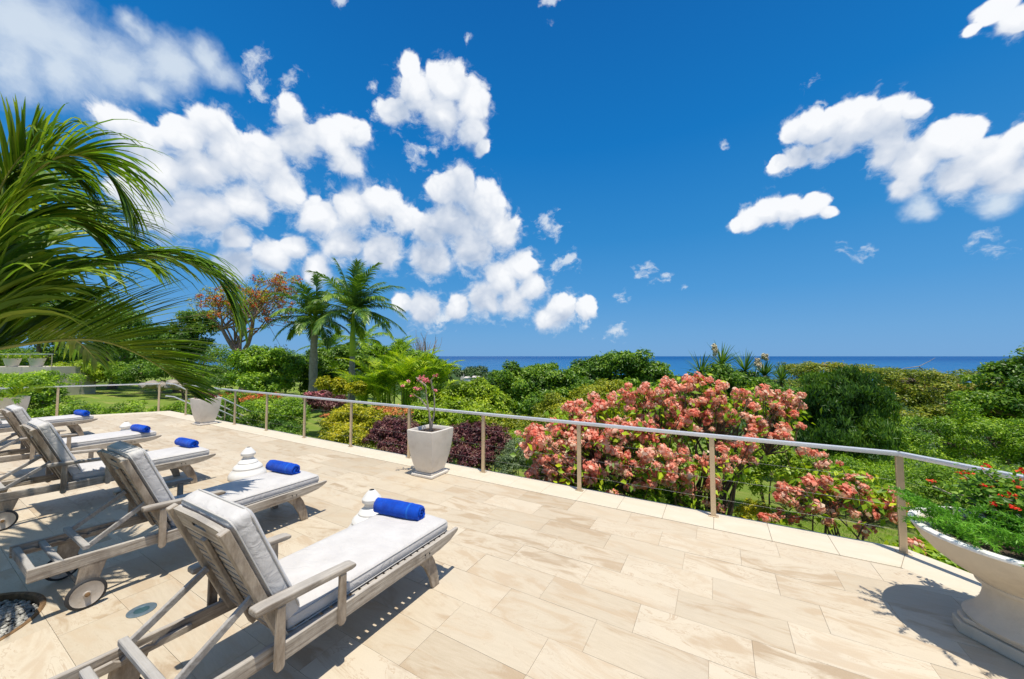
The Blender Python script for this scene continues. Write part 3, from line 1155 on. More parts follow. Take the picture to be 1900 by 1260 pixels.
    for z in (0.358, 0.424):
        pts = loop_piping(0.617, 1.302, z, 0.004, 0.045)
        MB().tube([p + Vector((-0.022, -0.70, 0)) for p in pts], 0.0042, 6, cap=False).build('piping', M['piping'], sc_, smooth=80)
    V, Fc = rounded_block(0.575, 0.675, 0.105, 0.030, 0.014, nx=12, ny=30, nz=5, seed=5, wob=0.004)
    # side gathers of the boxing strip
    side = np.abs(V[:, 0]) > 0.262
    V[side, 0] += 0.0016 * np.sin(V[side, 1] * 110) * np.sign(V[side, 0])
    out = np.array([on_back(p[0], p[1] + 0.392, 0.022 + p[2] + 0.02 * max(0, -p[1] - 0.25)) for p in V])
    bc = np_mesh('back_cushion', out, Fc, M['cushion'], root, True)
    for d in (0.036, 0.112):
        pts = loop_piping(0.580, 0.678, d, 0.004, 0.05)
        MB().tube([on_back(p.x, p.y + 0.392, p.z) for p in pts], 0.0045, 6, cap=False).build('piping', M['piping'], bc, smooth=80)
    for s in (-1, 1):
        MB().bar(on_back(s * 0.20, 0.03, 0.02), on_back(s * 0.235, -0.055, 0.10), 0.02, 0.003).build('tie_strap', M['piping'], bc)
    return root


lounger_spots = [
    (-2.270, 2.461, 0.0, 'weathered teak lounger nearest the camera with sunlit cushion'),
    (-4.300, 2.620, 0.0, 'teak lounger with backrest shaded by the palm, second from the camera'),
    (-6.800, 2.515, 0.0, 'third teak lounger from the camera, beside the domed white base'),
    (-9.170, 2.606, 0.0, 'fourth teak lounger from the camera, backrest at the left frame edge'),
    (-12.80, 2.560, 0.0, 'farthest teak lounger, only its foot half in view by the far railing'),
]
proto = make_lounger()
loungers = []
for i, (x, y, a, lab) in enumerate(lounger_spots):
    o = proto if i == 0 else copy_tree(proto)
    o.location = (x, y, 0)
    o.rotation_euler = (0, 0, a)
    o['label'] = lab
    loungers.append(o)


# ------------------------------------------------------------------ rolled towels
def make_towel(seed):
    rg = np.random.default_rng(seed)
    turns, n, th = 2.9, 84, 0.0135
    ang = np.linspace(0, 2 * np.pi * turns, n)
    rad = 0.012 + (0.058 - 0.012) * ang / ang[-1]
    outer = np.stack([rad * np.cos(ang), rad * np.sin(ang)], 1)
    inner = np.stack([(rad - th) * np.cos(ang), (rad - th) * np.sin(ang)], 1)
    loop = np.concatenate([outer, inner[::-1]])
    nl, nx = len(loop), 18
    xs = np.linspace(-0.195, 0.195, nx)
    V = []
    for i, x in enumerate(xs):
        swell = 1 - 0.10 * abs(x / 0.195) ** 4 + 0.02 * math.sin(7 * x + seed)
        z = loop[:, 1] * swell
        z = np.where(z < -0.040, -0.040 + (z + 0.040) * 0.45, z)     # flattened where it rests
        V.append(np.stack([np.full(nl, x) + 0.006 * np.sin(np.arange(nl) * 0.35 + seed) * (1 if abs(x) > 0.18 else 0), loop[:, 0] * swell, z], 1))
    V = np.concatenate(V)
    V += rg.normal(0, 0.0009, V.shape)
    mb = MB()
    mb.v = [tuple(p) for p in V]
    for i in range(nx - 1):
        for j in range(nl):
            a, b = i * nl + j, i * nl + (j + 1) % nl
            mb.f.append((a, b, b + nl, a + nl))
    for e in (0, (nx - 1) * nl):
        for j in range(n - 1):
            q = (e + j, e + j + 1, e + nl - 2 - j, e + nl - 1 - j)
            mb.f.append(q if e else q[::-1])
    return mb


towel_spots = [
    (-2.385, 2.245, 0.10, 'rolled blue towel on the lounger nearest the camera'),
    (-4.440, 2.395, 0.06, 'rolled blue towel on the second lounger from the camera'),
    (-6.950, 2.345, 0.03, 'rolled blue towel on the third lounger, left of the large domed base'),
    (-9.060, 2.390, 0.05, 'rolled blue towel on the fourth lounger from the camera'),
    (-12.72, 2.365, 0.08, 'rolled blue towel on the farthest lounger'),
]
for i, (x, y, a, lab) in enumerate(towel_spots):
    o = make_towel(i + 2).build('rolled_towel', M['towel'], None, smooth=60)
    o.scale = (1.18, 1.28, 1.28)
    o.location = (x, y, 0.452 + 0.053)
    o.rotation_euler = (0, 0, a + 0.04)
    tag(o, lab, 'towel', 'rolled blue towels')

# ------------------------------------------------------------------ domed white umbrella bases
prof = [(0.300, 0.0), (0.305, 0.02), (0.300, 0.05), (0.286, 0.075), (0.262, 0.10), (0.240, 0.120), (0.232, 0.135), (0.236, 0.150), (0.224, 0.170),
        (0.196, 0.190), (0.170, 0.205), (0.160, 0.212), (0.160, 0.226), (0.142, 0.246), (0.110, 0.266), (0.080, 0.278), (0.072, 0.290), (0.072, 0.318),
        (0.086, 0.326), (0.097, 0.332), (0.099, 0.362), (0.094, 0.370), (0.062, 0.412), (0.036, 0.440), (0.028, 0.446)]
base_spots = [(-6.14, 2.80, 'domed white umbrella base between the second and third loungers'),
              (-3.10, 2.55, 'white umbrella base mostly hidden behind the nearest lounger'),
              (-10.70, 2.60, 'white umbrella base beside the fourth lounger towel')]
for i, (x, y, lab) in enumerate(base_spots):
    r_ = thing('umbrella_base', lab, 'umbrella base', (x, y, 0.003), 0, 'white umbrella bases')
    MB().lathe([(r * (0.78 if z < 0.27 else 0.94), z * 0.97) for r, z in prof], 48).build('body', M['white_paint'], r_, smooth=28)
    MB().lathe([(0.022, 0.4328), (0.0255, 0.4332), (0.020, 0.436)], 20).build('socket_shade', M['dark'], r_)  # solid dark disc on the closed cap, painted shade for the pole hole


# ------------------------------------------------------------------ square planters
def square_pot(label, loc, rz=0.0):
    root = thing('planter', label, 'planter', loc, rz, 'tall square white planters')

    def ring(h, z, bow=0.0):
        n = 5
        pts = []
        for cx, cy, dx, dy in ((-1, -1, 1, 0), (1, -1, 0, 1), (1, 1, -1, 0), (-1, 1, 0, -1)):
            for k in range(n):
                t = 2 * k / n
                b = bow * (1 - (t - 1) ** 2)
                pts.append((cx * h + dx * t * h + dy * b * 1.0, cy * h + dy * t * h - dx * b * 1.0, z))
        return pts
    prof_ = [(0.140, 0.062), (0.150, 0.075), (0.180, 0.18), (0.210, 0.32), (0.230, 0.46), (0.242, 0.58), (0.246, 0.655), (0.247, 0.685), (0.242, 0.692), (0.216, 0.692), (0.212, 0.685), (0.206, 0.640)]
    mb = MB()
    k = 20
    for h, z in prof_:
        mb.v += ring(h, z, 0.012 if z > 0.1 else 0.006)
    for i in range(len(prof_) - 1):
        for j in range(k):
            a, b = i * k + j, i * k + (j + 1) % k
            mb.f.append((a, b, b + k, a + k))
    mb.f.append(tuple(range(k))[::-1])
    mb.build('pot_body', M['pot'], root, smooth=35)
    MB().prism_z([(x, y) for x, y, _ in ring(0.209, 0)], 0.60, 0.645).build('soil', M['soil'], root)
    MB().prism_z([(-0.2, -0.2), (0.2, -0.2), (0.2, 0.2), (-0.2, 0.2)], 0.003, 0.040).build('plinth', M['pot'], root, bevel=0.010, seg=2)
    MB().prism_z([(-0.165, -0.165), (0.165, -0.165), (0.165, 0.165), (-0.165, 0.165)], 0.041, 0.062).build('foot', M['pot'], root, bevel=0.006)
    return root


square_pot('tall square white planter with pink desert rose by the railing', (-3.86, 4.25, 0), 0.02)
square_pot('tall square white planter by the stair gap', (-11.86, 4.36, 0), 0.03)
square_pot('tall square white planter at the left frame edge', (-16.85, 1.85, 0), 0.2)

# ------------------------------------------------------------------ big bowl planter on the right
BOWL = (1.64, 3.58)
bw = thing('bowl_planter', 'large cream pedestal bowl planter with red flowers at right', 'planter', (BOWL[0], BOWL[1], 0.002), 0.72)
bprof = [(0.235, 0.107), (0.262, 0.109), (0.266, 0.124), (0.238, 0.148), (0.212, 0.180), (0.190, 0.220), (0.178, 0.265), (0.174, 0.310), (0.184, 0.335), (0.206, 0.346), (0.209, 0.362), (0.206, 0.368), (0.245, 0.398), (0.325, 0.448), (0.388, 0.500), (0.438, 0.560), (0.470, 0.615), (0.484, 0.640)]
MB().lathe(bprof, 72).build('bowl', M['bowl'], bw, smooth=32)
MB().lathe([(0.484, 0.6405), (0.492, 0.648), (0.490, 0.660), (0.472, 0.668), (0.448, 0.664), (0.440, 0.650), (0.436, 0.6405)], 72, caps=False).build('lip', M['bowl_rim'], bw, smooth=50)
sp = []
for r_, z in ((0.436, 0.615), (0.40, 0.632), (0.30, 0.655), (0.15, 0.670), (0.01, 0.675)):
    sp.append((r_, z))
MB().lathe([(0.436, 0.60)] + sp, 40).build('soil', M['soil'], bw, smooth=70)
oct_ = [(0.235, 0.10), (0.10, 0.235)]
ps = []
for sx, sy in ((1, 1), (-1, 1), (-1, -1), (1, -1)):
    q = [(sx * 0.25, sy * 0.185), (sx * 0.185, sy * 0.25)]
    ps += q if sx * sy > 0 else q[::-1]
MB().prism_z(ps, 0.0, 0.075).build('plinth', M['bowl'], bw, bevel=0.008, seg=2)
MB().prism_z([(x * 0.93, y * 0.93) for x, y in ps], 0.076, 0.106).build('upper_plinth', M['bowl'], bw, bevel=0.008, seg=2)

# ------------------------------------------------------------------ floor drain, gravel bed
dr_ = thing('floor_drain', 'round blue grey metal drain cover in the paving', 'drain', (-3.585, 0.995, 0.001))
MB().lathe([(0.078, 0.0), (0.078, 0.004), (0.072, 0.006), (0.044, 0.005), (0.042, 0.002)], 36).build('ring', M['drain'], dr_, smooth=40)
MB().lathe([(0.041, 0.0005), (0.041, 0.003), (0.02, 0.0035)], 28).build('cover', m_plain('teal_cover', (0.055, 0.12, 0.14), 0.35, 0.3, var=0.3, scale=60), dr_, smooth=40)

bed = thing('gravel_bed', 'round gravel bed with brown edging at the foot of the palm', 'planting bed', (BED_C[0], BED_C[1], 0))
MB().lathe([(BED_R - 0.03, -0.15), (BED_R - 0.001, -0.15), (BED_R - 0.001, 0.004), (BED_R - 0.012, 0.010), (BED_R - 0.03, 0.004), (BED_R - 0.03, -0.15)], 64, caps=False).build('edging', M['terracotta'], bed, smooth=30)
MB().lathe([(0.02, -0.075), (BED_R - 0.02, -0.075), (BED_R - 0.02, -0.060), (0.02, -0.058)], 48).build('soil', M['soil'], bed)
ico = bmesh.new()
bmesh.ops.create_icosphere(ico, subdivisions=1, radius=1.0)
iv = np.array([v.co[:] for v in ico.verts])
ifc = np.array([[v.index for v in f.verts] for f in ico.faces])
ico.free()
npb = 2600
rr_ = (BED_R - 0.04) * np.sqrt(rng.uniform(0.06, 1, npb))
tt_ = rng.uniform(0, 2 * np.pi, npb)
Vs, Fs = [], []
for i in range(npb):
    s = rng.uniform(0.009, 0.020) * np.array([1, rng.uniform(0.65, 1), rng.uniform(0.45, 0.75)])
    a = rng.uniform(0, 6.28)
    v = iv * s * (1 + rng.normal(0, 0.10, (len(iv), 1)))
    v = np.stack([v[:, 0] * math.cos(a) - v[:, 1] * math.sin(a), v[:, 0] * math.sin(a) + v[:, 1] * math.cos(a), v[:, 2]], 1)
    Vs.append(v + [rr_[i] * math.cos(tt_[i]), rr_[i] * math.sin(tt_[i]), -0.050 + rng.uniform(0, 0.022)])
    Fs.append(ifc + i * len(iv))
o = np_mesh('pebbles', np.concatenate(Vs), np.concatenate(Fs), M['pebble'], bed, True)
tag(o, kind='stuff')


# ------------------------------------------------------------------ foliage tools
def unit(v):
    return v / np.maximum(np.linalg.norm(v, axis=-1, keepdims=True), 1e-9)


def leaf_cloud(rg, blobs, n, sub=30, subr=(0.15, 0.36), up=0.6, shell=0.45, under=0.35):
    """Leaf positions and facing for lumpy crowns; blobs = (cx, cy, cz, rx, ry, rz)."""
    B = np.asarray(blobs, float)
    w = (B[:, 3] * B[:, 5]) ** 1.0
    cent, rad, par = [], [], []
    for b in range(len(B)):
        k = max(4, int(sub * (0.6 + 0.8 * w[b] / w.mean())))
        d = unit(rg.normal(size=(k * 3, 3)))
        keep = (d[:, 2] > -0.15) | (rg.uniform(size=k * 3) < under)
        d = d[keep][:k]
        f = rg.uniform(0.5, 1.04, (len(d), 1))
        cent.append(B[b, :3] + d * f * B[b, 3:6])
        rad.append(rg.uniform(*subr, len(d))[:, None] * B[b, 3:6] ** 0.5 * B[b, 3:6].mean() ** 0.5)
        par.append(np.full(len(d), b))
    C, Rd, par = np.concatenate(cent), np.concatenate(rad), np.concatenate(par)
    pw = Rd.prod(1) ** (2 / 3)
    pick = rg.choice(len(C), n, p=pw / pw.sum())
    d = unit(rg.normal(size=(n, 3)))
    d[:, 2] = np.where((d[:, 2] < -0.2) & (rg.uniform(size=n) < 0.55), -d[:, 2], d[:, 2])
    rr = shell + (1 - shell) * rg.uniform(size=(n, 1)) ** 0.6
    rr *= 1 + 0.18 * rg.normal(size=(n, 1)) * (rg.uniform(size=(n, 1)) < 0.3)
    P = C[pick] + d * rr * Rd[pick]
    outb = unit((P - B[par[pick], :3]) / B[par[pick], 3:6])
    N = unit(0.55 * d + 0.35 * outb + [0, 0, up] + 0.55 * rg.normal(size=(n, 3)))
    return P, N


def leaves(rg, P, N, L, W, fold=0.18, droop=0.25, axis=None, jitter=0.35):
    """Folded kite leaves: 4 vertices, 2 triangles each."""
    n = len(P)
    A = rg.normal(size=(n, 3)) if axis is None else axis + jitter * rg.normal(size=(n, 3))
    A = unit(A - N * (A * N).sum(1, keepdims=True))
    A = unit(A + np.array([0, 0, -droop]))
    N = unit(N - A * (A * N).sum(1, keepdims=True))
    S = np.cross(N, A)
    l = (L * rg.uniform(0.65, 1.25, n))[:, None]
    w = (W * rg.uniform(0.7, 1.2, n))[:, None]
    mid = P + A * l * 0.45
    V = np.stack([P, mid + S * w * 0.5 + N * w * fold, P + A * l, mid - S * w * 0.5 + N * w * fold], 1).reshape(-1, 3)
    k = np.arange(n)[:, None] * 4
    F = np.concatenate([k + [0, 1, 2], k + [0, 2, 3]], 1).reshape(-1, 3)
    return V, F


def pb(u, v, ru, rv, Z, dep=0.9):
    c = at(u, v, Z)
    return (c.x, c.y, c.z, ru * Z / FPX, ru * Z / FPX * dep, rv * Z / FPX)


M['bark'] = m_plain('grey_brown_bark', (0.17, 0.13, 0.095), 0.9, var=0.35, scale=9, bump=0.8, bscale=25)
M['bark_pale'] = m_plain('pale_bark', (0.30, 0.26, 0.21), 0.85, var=0.3, scale=5, bump=0.5, bscale=20)
M['twig'] = m_plain('woody_stems', (0.13, 0.085, 0.06), 0.9, var=0.4, scale=14)

LEAF = {
    'mango': m_leaf('leaf_mango', (0.0222, 0.0593, 0.0058), (0.0675, 0.1453, 0.0096), (0.1982, 0.2947, 0.0194), clump=0.5, gain=1.5),
    'olive': m_leaf('leaf_olive', (0.056, 0.0846, 0.008), (0.1763, 0.2109, 0.0133), (0.4418, 0.3985, 0.0231), clump=0.45, gain=1.5),
    'deep': m_leaf('leaf_deep', (0.0168, 0.0494, 0.006), (0.0506, 0.1143, 0.01), (0.1467, 0.2456, 0.018), clump=0.6, gain=1.5),
    'bright': m_leaf('leaf_bright', (0.0503, 0.1082, 0.0064), (0.1596, 0.2785, 0.0126), (0.3998, 0.502, 0.0247), clump=0.9, gain=1.5),
    'lime': m_leaf('leaf_lime', (0.0723, 0.1275, 0.0068), (0.2052, 0.3078, 0.0133), (0.418, 0.4928, 0.025), clump=1.2, gain=1.25),
    'gold': m_leaf('leaf_gold', (0.0385, 0.0735, 0.007), (0.1258, 0.177, 0.0129), (0.3532, 0.372, 0.031), clump=0.35, tint=(0.36, 0.20, 0.03), gain=1.2),
    'croton': m_leaf('leaf_croton', (0.11, 0.16, 0.008), (0.36, 0.36, 0.012), (0.62, 0.52, 0.018), clump=2.0, gain=1.1),
    'purple': m_leaf('leaf_purple', (0.045, 0.014, 0.020), (0.110, 0.032, 0.040), (0.220, 0.085, 0.080), transl=0.25, clump=3.0, tint=(0.36, 0.24, 0.17), gain=1.15),
    'silver': m_leaf('leaf_silver', (0.075, 0.135, 0.055), (0.160, 0.230, 0.110), (0.330, 0.390, 0.220), clump=2.5, gain=1.1),
    'hedge': m_leaf('leaf_hedge', (0.0315, 0.0794, 0.006), (0.1076, 0.2058, 0.0102), (0.2975, 0.41, 0.0209), clump=1.4, gain=1.5),
    'palm': m_leaf('leaf_palm', (0.0392, 0.1, 0.01), (0.1181, 0.2152, 0.015), (0.3035, 0.3721, 0.03), transl=0.3, rough=0.35, clump=0.8, gain=1.5),
    'royal': m_leaf('leaf_royal', (0.0224, 0.0621, 0.0112), (0.0683, 0.1428, 0.0198), (0.2055, 0.2828, 0.038), transl=0.25, rough=0.35, clump=0.5, gain=1.5),
    'areca': m_leaf('leaf_areca', (0.0503, 0.1082, 0.0064), (0.1578, 0.2573, 0.0119), (0.4405, 0.4822, 0.027), transl=0.35, rough=0.38, clump=0.8, gain=1.5),
    'coconut': m_leaf('leaf_coconut', (0.040, 0.100, 0.010), (0.120, 0.215, 0.016), (0.320, 0.375, 0.040), transl=0.40, rough=0.42, clump=1.8, spec=0.3, gain=1.25),
    'fern': m_leaf('leaf_fern', (0.040, 0.130, 0.010), (0.090, 0.240, 0.016), (0.170, 0.350, 0.028), clump=5.0, gain=1.5),
    'thorn': m_leaf('leaf_thorn', (0.0336, 0.0893, 0.012), (0.0875, 0.1881, 0.018), (0.189, 0.2928, 0.035), clump=5.0, gain=1.5),
    'far': m_leaf('leaf_far', (0.035, 0.072, 0.022), (0.062, 0.110, 0.032), (0.100, 0.160, 0.050), transl=0.1, clump=0.03, gain=1.2),
    'musleaf': m_leaf('leaf_musleaf', (0.0672, 0.1365, 0.008), (0.175, 0.285, 0.012), (0.405, 0.4636, 0.02), clump=2.5, gain=1.5),
}
PETAL = {
    'coral': m_leaf('bract_coral', (0.86, 0.21, 0.15), (0.96, 0.405, 0.285), (0.97, 0.64, 0.49), transl=0.38, rough=0.6, clump=3.0, through=(1.1, 0.95, 0.8), spec=0.1, tint=(0.96, 0.78, 0.60)),
    'pink': m_leaf('petal_pink', (0.60, 0.10, 0.16), (0.80, 0.24, 0.28), (0.90, 0.50, 0.48), transl=0.25, rough=0.6, clump=5, through=(1.1, 0.95, 0.8), spec=0.1),
    'red': m_leaf('petal_red', (0.45, 0.012, 0.010), (0.72, 0.030, 0.018), (0.80, 0.13, 0.055), transl=0.2, rough=0.55, clump=5, through=(1.1, 0.95, 0.8), spec=0.1),
    'orange': m_leaf('petal_orange', (0.42, 0.075, 0.030), (0.62, 0.150, 0.050), (0.72, 0.28, 0.10), transl=0.2, rough=0.6, clump=1, through=(1.1, 0.95, 0.8), spec=0.1),
    'cream': m_leaf('petal_cream', (0.50, 0.42, 0.24), (0.66, 0.60, 0.42), (0.80, 0.76, 0.60), transl=0.2, rough=0.6, clump=3, through=(1.1, 0.95, 0.8), spec=0.1),
    'apricot': m_leaf('petal_apricot', (0.52, 0.15, 0.04), (0.70, 0.27, 0.09), (0.80, 0.42, 0.18), transl=0.2, rough=0.6, clump=3, through=(1.1, 0.95, 0.8), spec=0.1),
}


def limb(mb, p0, p1, r0, r1, bend=0.15, n=5, sides=7, rg=rng):
    p0, p1 = np.array(p0, float), np.array(p1, float)
    L = np.linalg.norm(p1 - p0)
    off = rg.normal(size=3) * bend * L
    pts, rad = [], []
    for i in range(n + 1):
        t = i / n
        pts.append(p0 + (p1 - p0) * t + off * math.sin(math.pi * t) * (1 - 0.3 * t))
        rad.append(r0 + (r1 - r0) * t)
    mb.tube(pts, rad, sides, cap=False)
    return pts


def tree(name, label, cat, blobs, n, leaf, mat, seed, bark='bark', base=None, trunk_r=0.16, group=None, wl=0.5, sub=30, subr=(0.15, 0.36), stems=1, under=0.35, up=0.6, axis_up=None):
    rg = np.random.default_rng(seed)
    B = np.asarray(blobs, float)
    c = B[:, :3].mean(0)
    if base is None:
        base = (c[0], c[1], float(ground_z(c[0], c[1])))
    base = np.array(base, float)
    root = thing(name, label, cat, tuple(base), 0, group)
    Bl = B.copy()
    Bl[:, :3] -= base
    P, N = leaf_cloud(rg, Bl, n, sub, subr, up=up, under=under)
    if axis_up is not None:
        N = unit(N * [1, 1, 0.25])
        V, Fc = leaves(rg, P, N, leaf, leaf * wl, axis=np.tile([0, 0, 1.0], (len(P), 1)), jitter=axis_up, droop=0.0)
    else:
        V, Fc = leaves(rg, P, N, leaf, leaf * wl)
    small = trunk_r < 0.05
    np_mesh('foliage' if small else 'crown', V, Fc, LEAF[mat], root)
    mb = MB()
    H = Bl[:, 2].mean()
    if small:
        for b in Bl:
            for k in range(stems):
                e = b[:3] + rg.normal(size=3) * b[3:6] * 0.45
                limb(mb, (rg.normal() * 0.06, rg.normal() * 0.06, -0.05), e, trunk_r, trunk_r * 0.35, 0.08, 4, 5, rg)
        mb.build('stems', M['twig'], root, smooth=80)
    else:
        fork = np.array([rg.normal() * 0.1, rg.normal() * 0.1, max(0.3, (Bl[:, 2] - Bl[:, 5]).min() * 0.75 + 0.1)])
        limb(mb, (0, 0, -0.1), fork, trunk_r * 1.25, trunk_r * 0.8, 0.05, 5, 9, rg)
        for b in Bl:
            mid = fork + (b[:3] - fork) * 0.55
            limb(mb, fork, b[:3], trunk_r * 0.6, trunk_r * 0.18, 0.1, 5, 7, rg)
            for k in range(4):
                e = b[:3] + unit(rg.normal(size=3) + [0, 0, 0.4]) * b[3:6] * 0.75
                limb(mb, b[:3] * 0.8 + mid * 0.2, e, trunk_r * 0.22, trunk_r * 0.06, 0.1, 4, 5, rg)
        mb.build('trunk', M[bark], root, smooth=80)
    return root


def scatter(root, name, mat, seed, blobs, n, size, wl=0.6, up=0.5):
    """A second set of leaves or petals on a plant already placed (blobs in world space)."""
    rg = np.random.default_rng(seed)
    B = np.asarray(blobs, float)
    B[:, :3] -= np.array(root.location)
    P, N = leaf_cloud(rg, B, n, 18, (0.16, 0.3), up=up, under=0.2)
    V, Fc = leaves(rg, P, N, size, size * wl)
    return np_mesh(name, V, Fc, mat, root)


# ------------------------------------------------------------------ palm fronds
def spline(pts, n):
    P = [Vector(p) for p in pts]
    P = [P[0] * 2 - P[1]] + P + [P[-1] * 2 - P[-2]]
    out = []
    m = len(P) - 3
    for i in range(n):
        t = i / (n - 1) * m
        k = min(int(t), m - 1)
        f = t - k
        a, b, c, d = P[k:k + 4]
        out.append(0.5 * ((2 * b) + (c - a) * f + (2 * a - 5 * b + 4 * c - d) * f * f + (3 * b - a - 3 * c + d) * f ** 3))
    return out


def leaflet_strip(p, d, side, L, W, droop, seg=6, fold=0.12):
    """One leaflet as a folded, drooping blade: returns vertices and quads."""
    pts = [Vector(p)]
    d = Vector(d).normalized()
    for i in range(seg):
        t = (i + 1) / seg
        d = (d + Vector((0, 0, -droop * t * 1.4 / seg * 2.2))).normalized()
        pts.append(pts[-1] + d * (L / seg))
    V, Fc = [], []
    prev = Vector(side)
    for i, q in enumerate(pts):
        t = i / seg
        tan = (pts[min(i + 1, seg)] - pts[max(i - 1, 0)]).normalized()
        s = prev - tan * prev.dot(tan)
        if s.length < 1e-4:
            s = tan.orthogonal()
        s.normalize()
        prev = s
        nn = tan.cross(s)
        w = W * (0.45 + 0.55 * min(1, t * 4)) * (1 - t ** 2.2) ** 0.8 * 0.5 + 0.0006
        V += [q + s * w, q + nn * (-w * fold * 2.5), q - s * w]
        if i < seg:
            k = 3 * i
            Fc += [(k, k + 1, k + 4, k + 3), (k + 1, k + 2, k + 5, k + 4)]
    return V, Fc


def frond(rg, pts, n_leaf, L, W, droop, vee=0.35, rise=0.3, seg=5, swing=(0.72, 0.62), r0=0.022, t0=0.12, wind=(0, 0, 0), taper=0.45):
    """Midrib points and leaflets (vertex list, face list) of one feather frond."""
    C = spline(pts, max(24, n_leaf // 2))
    n = len(C)
    rad = [r0 * (1 - 0.88 * i / (n - 1)) for i in range(n)]
    items = []
    for k in range(n_leaf):
        t = t0 + (1 - t0) * (k + rg.uniform(-0.25, 0.25)) / n_leaf
        t = min(max(t, t0), 0.995)
        x = t * (n - 1)
        i = min(int(x), n - 2)
        p = C[i].lerp(C[i + 1], x - i)
        tan = (C[min(i + 2, n - 1)] - C[max(i - 1, 0)]).normalized()
        side = tan.cross(Vector((0, 0, 1)))
        if side.length < 0.15:
            side = tan.cross(Vector((0.3, 0.9, 0.1)))
        side.normalize()
        nup = side.cross(tan)
        for s in (-1, 1):
            fwd = swing[0] + (1 - swing[0]) * t ** 2
            d = tan * fwd + side * (s * swing[1] * (1 - 0.55 * t ** 3)) + nup * vee + Vector((0, 0, rise * (1 - t))) + Vector(wind) + Vector(rg.normal(0, 0.06, 3))
            l = L * (0.55 + 0.45 * math.sin(math.pi * min(1, 0.18 + t * 0.72))) * (1 - taper * t ** 3) * rg.uniform(0.85, 1.1)
            items.append((p, d, nup.cross(d).normalized(), l, W * rg.uniform(0.8, 1.15), droop * rg.uniform(0.7, 1.35)))
    return C, rad, items


def palm_frond_object(rg, root, pts, mat, n_leaf, L, W, droop, **kw):
    C, rad, items = frond(rg, pts, n_leaf, L, W, droop, **kw)
    mb = MB()
    mb.tube(C, rad, 6)
    k = len(mb.f)
    for it in items:
        V, Fc = leaflet_strip(*it, seg=4)
        mb.add(V, Fc)
    return mb.build('frond', mat, root)


# ------------------------------------------------------------------ trees and shrubs of the garden
def B_(*rows):
    return [pb(*r) for r in rows]


# right-hand hillside, back to front
tree('flat_topped_tree', 'olive gold flat topped tree right of centre, its crown edge against the sea', 'tree',
     B_((1540, 690, 66, 14, 20), (1620, 696, 70, 14, 20), (1480, 686, 40, 14, 21), (1510, 712, 60, 12, 19.6), (1590, 720, 70, 12, 19.5), (1640, 735, 60, 12, 19), (1560, 745, 80, 16, 19)), 30000, 0.13, 'gold', 101, trunk_r=0.2, group='trees on the slope', up=1.0)
tree('flat_topped_tree', 'wide olive gold tree below the sea at far right, a bare twig on top', 'tree',
     B_((1690, 698, 64, 12, 17), (1780, 700, 66, 12, 17.5), (1740, 718, 90, 13, 16.6), (1830, 724, 60, 13, 16.5), (1660, 734, 60, 13, 16.6), (1760, 744, 80, 13, 16.2), (1840, 760, 60, 14, 16), (1700, 766, 80, 16, 15.8), (1790, 780, 90, 16, 15.5)), 42000, 0.115, 'gold', 102, trunk_r=0.2, group='trees on the slope', up=1.0)
tree('leafy_tree', 'dark green tree rising to the horizon at the right frame edge', 'tree',
     B_((1870, 710, 50, 40, 14), (1930, 700, 60, 46, 14), (1850, 760, 60, 40, 13.5), (1960, 780, 70, 60, 13), (2080, 730, 90, 60, 13), (2220, 740, 100, 70, 13)), 40000, 0.156, 'mango', 103, sub=20, subr=(0.22, 0.42), trunk_r=0.18, group='trees on the slope')
tree('leafy_tree', 'bright green feathery tree under the dark one at right', 'tree',
     B_((1830, 810, 80, 46, 11), (1730, 815, 70, 40, 11.5), (1920, 830, 80, 50, 10.5), (1660, 830, 60, 36, 11.5), (2040, 840, 90, 56, 10.3), (2170, 850, 90, 60, 10)), 62000, 0.075, 'hedge', 104, trunk_r=0.12, group='trees on the slope')
tree('upright_bush', 'dark glossy upright bush right of the coral blossoms', 'bush',
     B_((1560, 735, 60, 42, 10.5), (1520, 770, 44, 50, 10.2), (1605, 765, 46, 52, 10.4), (1560, 810, 76, 44, 10)), 30000, 0.16, 'deep', 105, trunk_r=0.08, wl=0.22, axis_up=0.45)
tree('clipped_hedge', 'fresh green low hedge beyond the lawn at right', 'hedge',
     B_((1580, 880, 70, 32, 9.0), (1680, 890, 70, 36, 8.8), (1780, 905, 80, 44, 8.6), (1880, 920, 80, 50, 8.4), (1500, 872, 40, 26, 9.3), (1990, 940, 80, 50, 8.2), (2100, 965, 80, 50, 8.0), (2220, 990, 90, 56, 7.8)), 66000, 0.055, 'hedge', 106, trunk_r=0.03)
tree('lime_shrub', 'yellow green shrub behind the railing between the two blossom bushes', 'shrub',
     B_((1420, 850, 50, 40, 8.6), (1470, 870, 40, 30, 8.4), (1380, 880, 36, 34, 8.6)), 12000, 0.075, 'lime', 107, trunk_r=0.025)
tree('olive_thicket', 'olive green thicket behind the coral blossom shrub', 'bush',
     B_((1440, 760, 50, 40, 13.5), (1360, 730, 70, 44, 14.5), (1280, 740, 60, 40, 15), (1220, 760, 60, 34, 15.5)), 26000, 0.144, 'mango', 108, sub=20, subr=(0.22, 0.42), trunk_r=0.1)

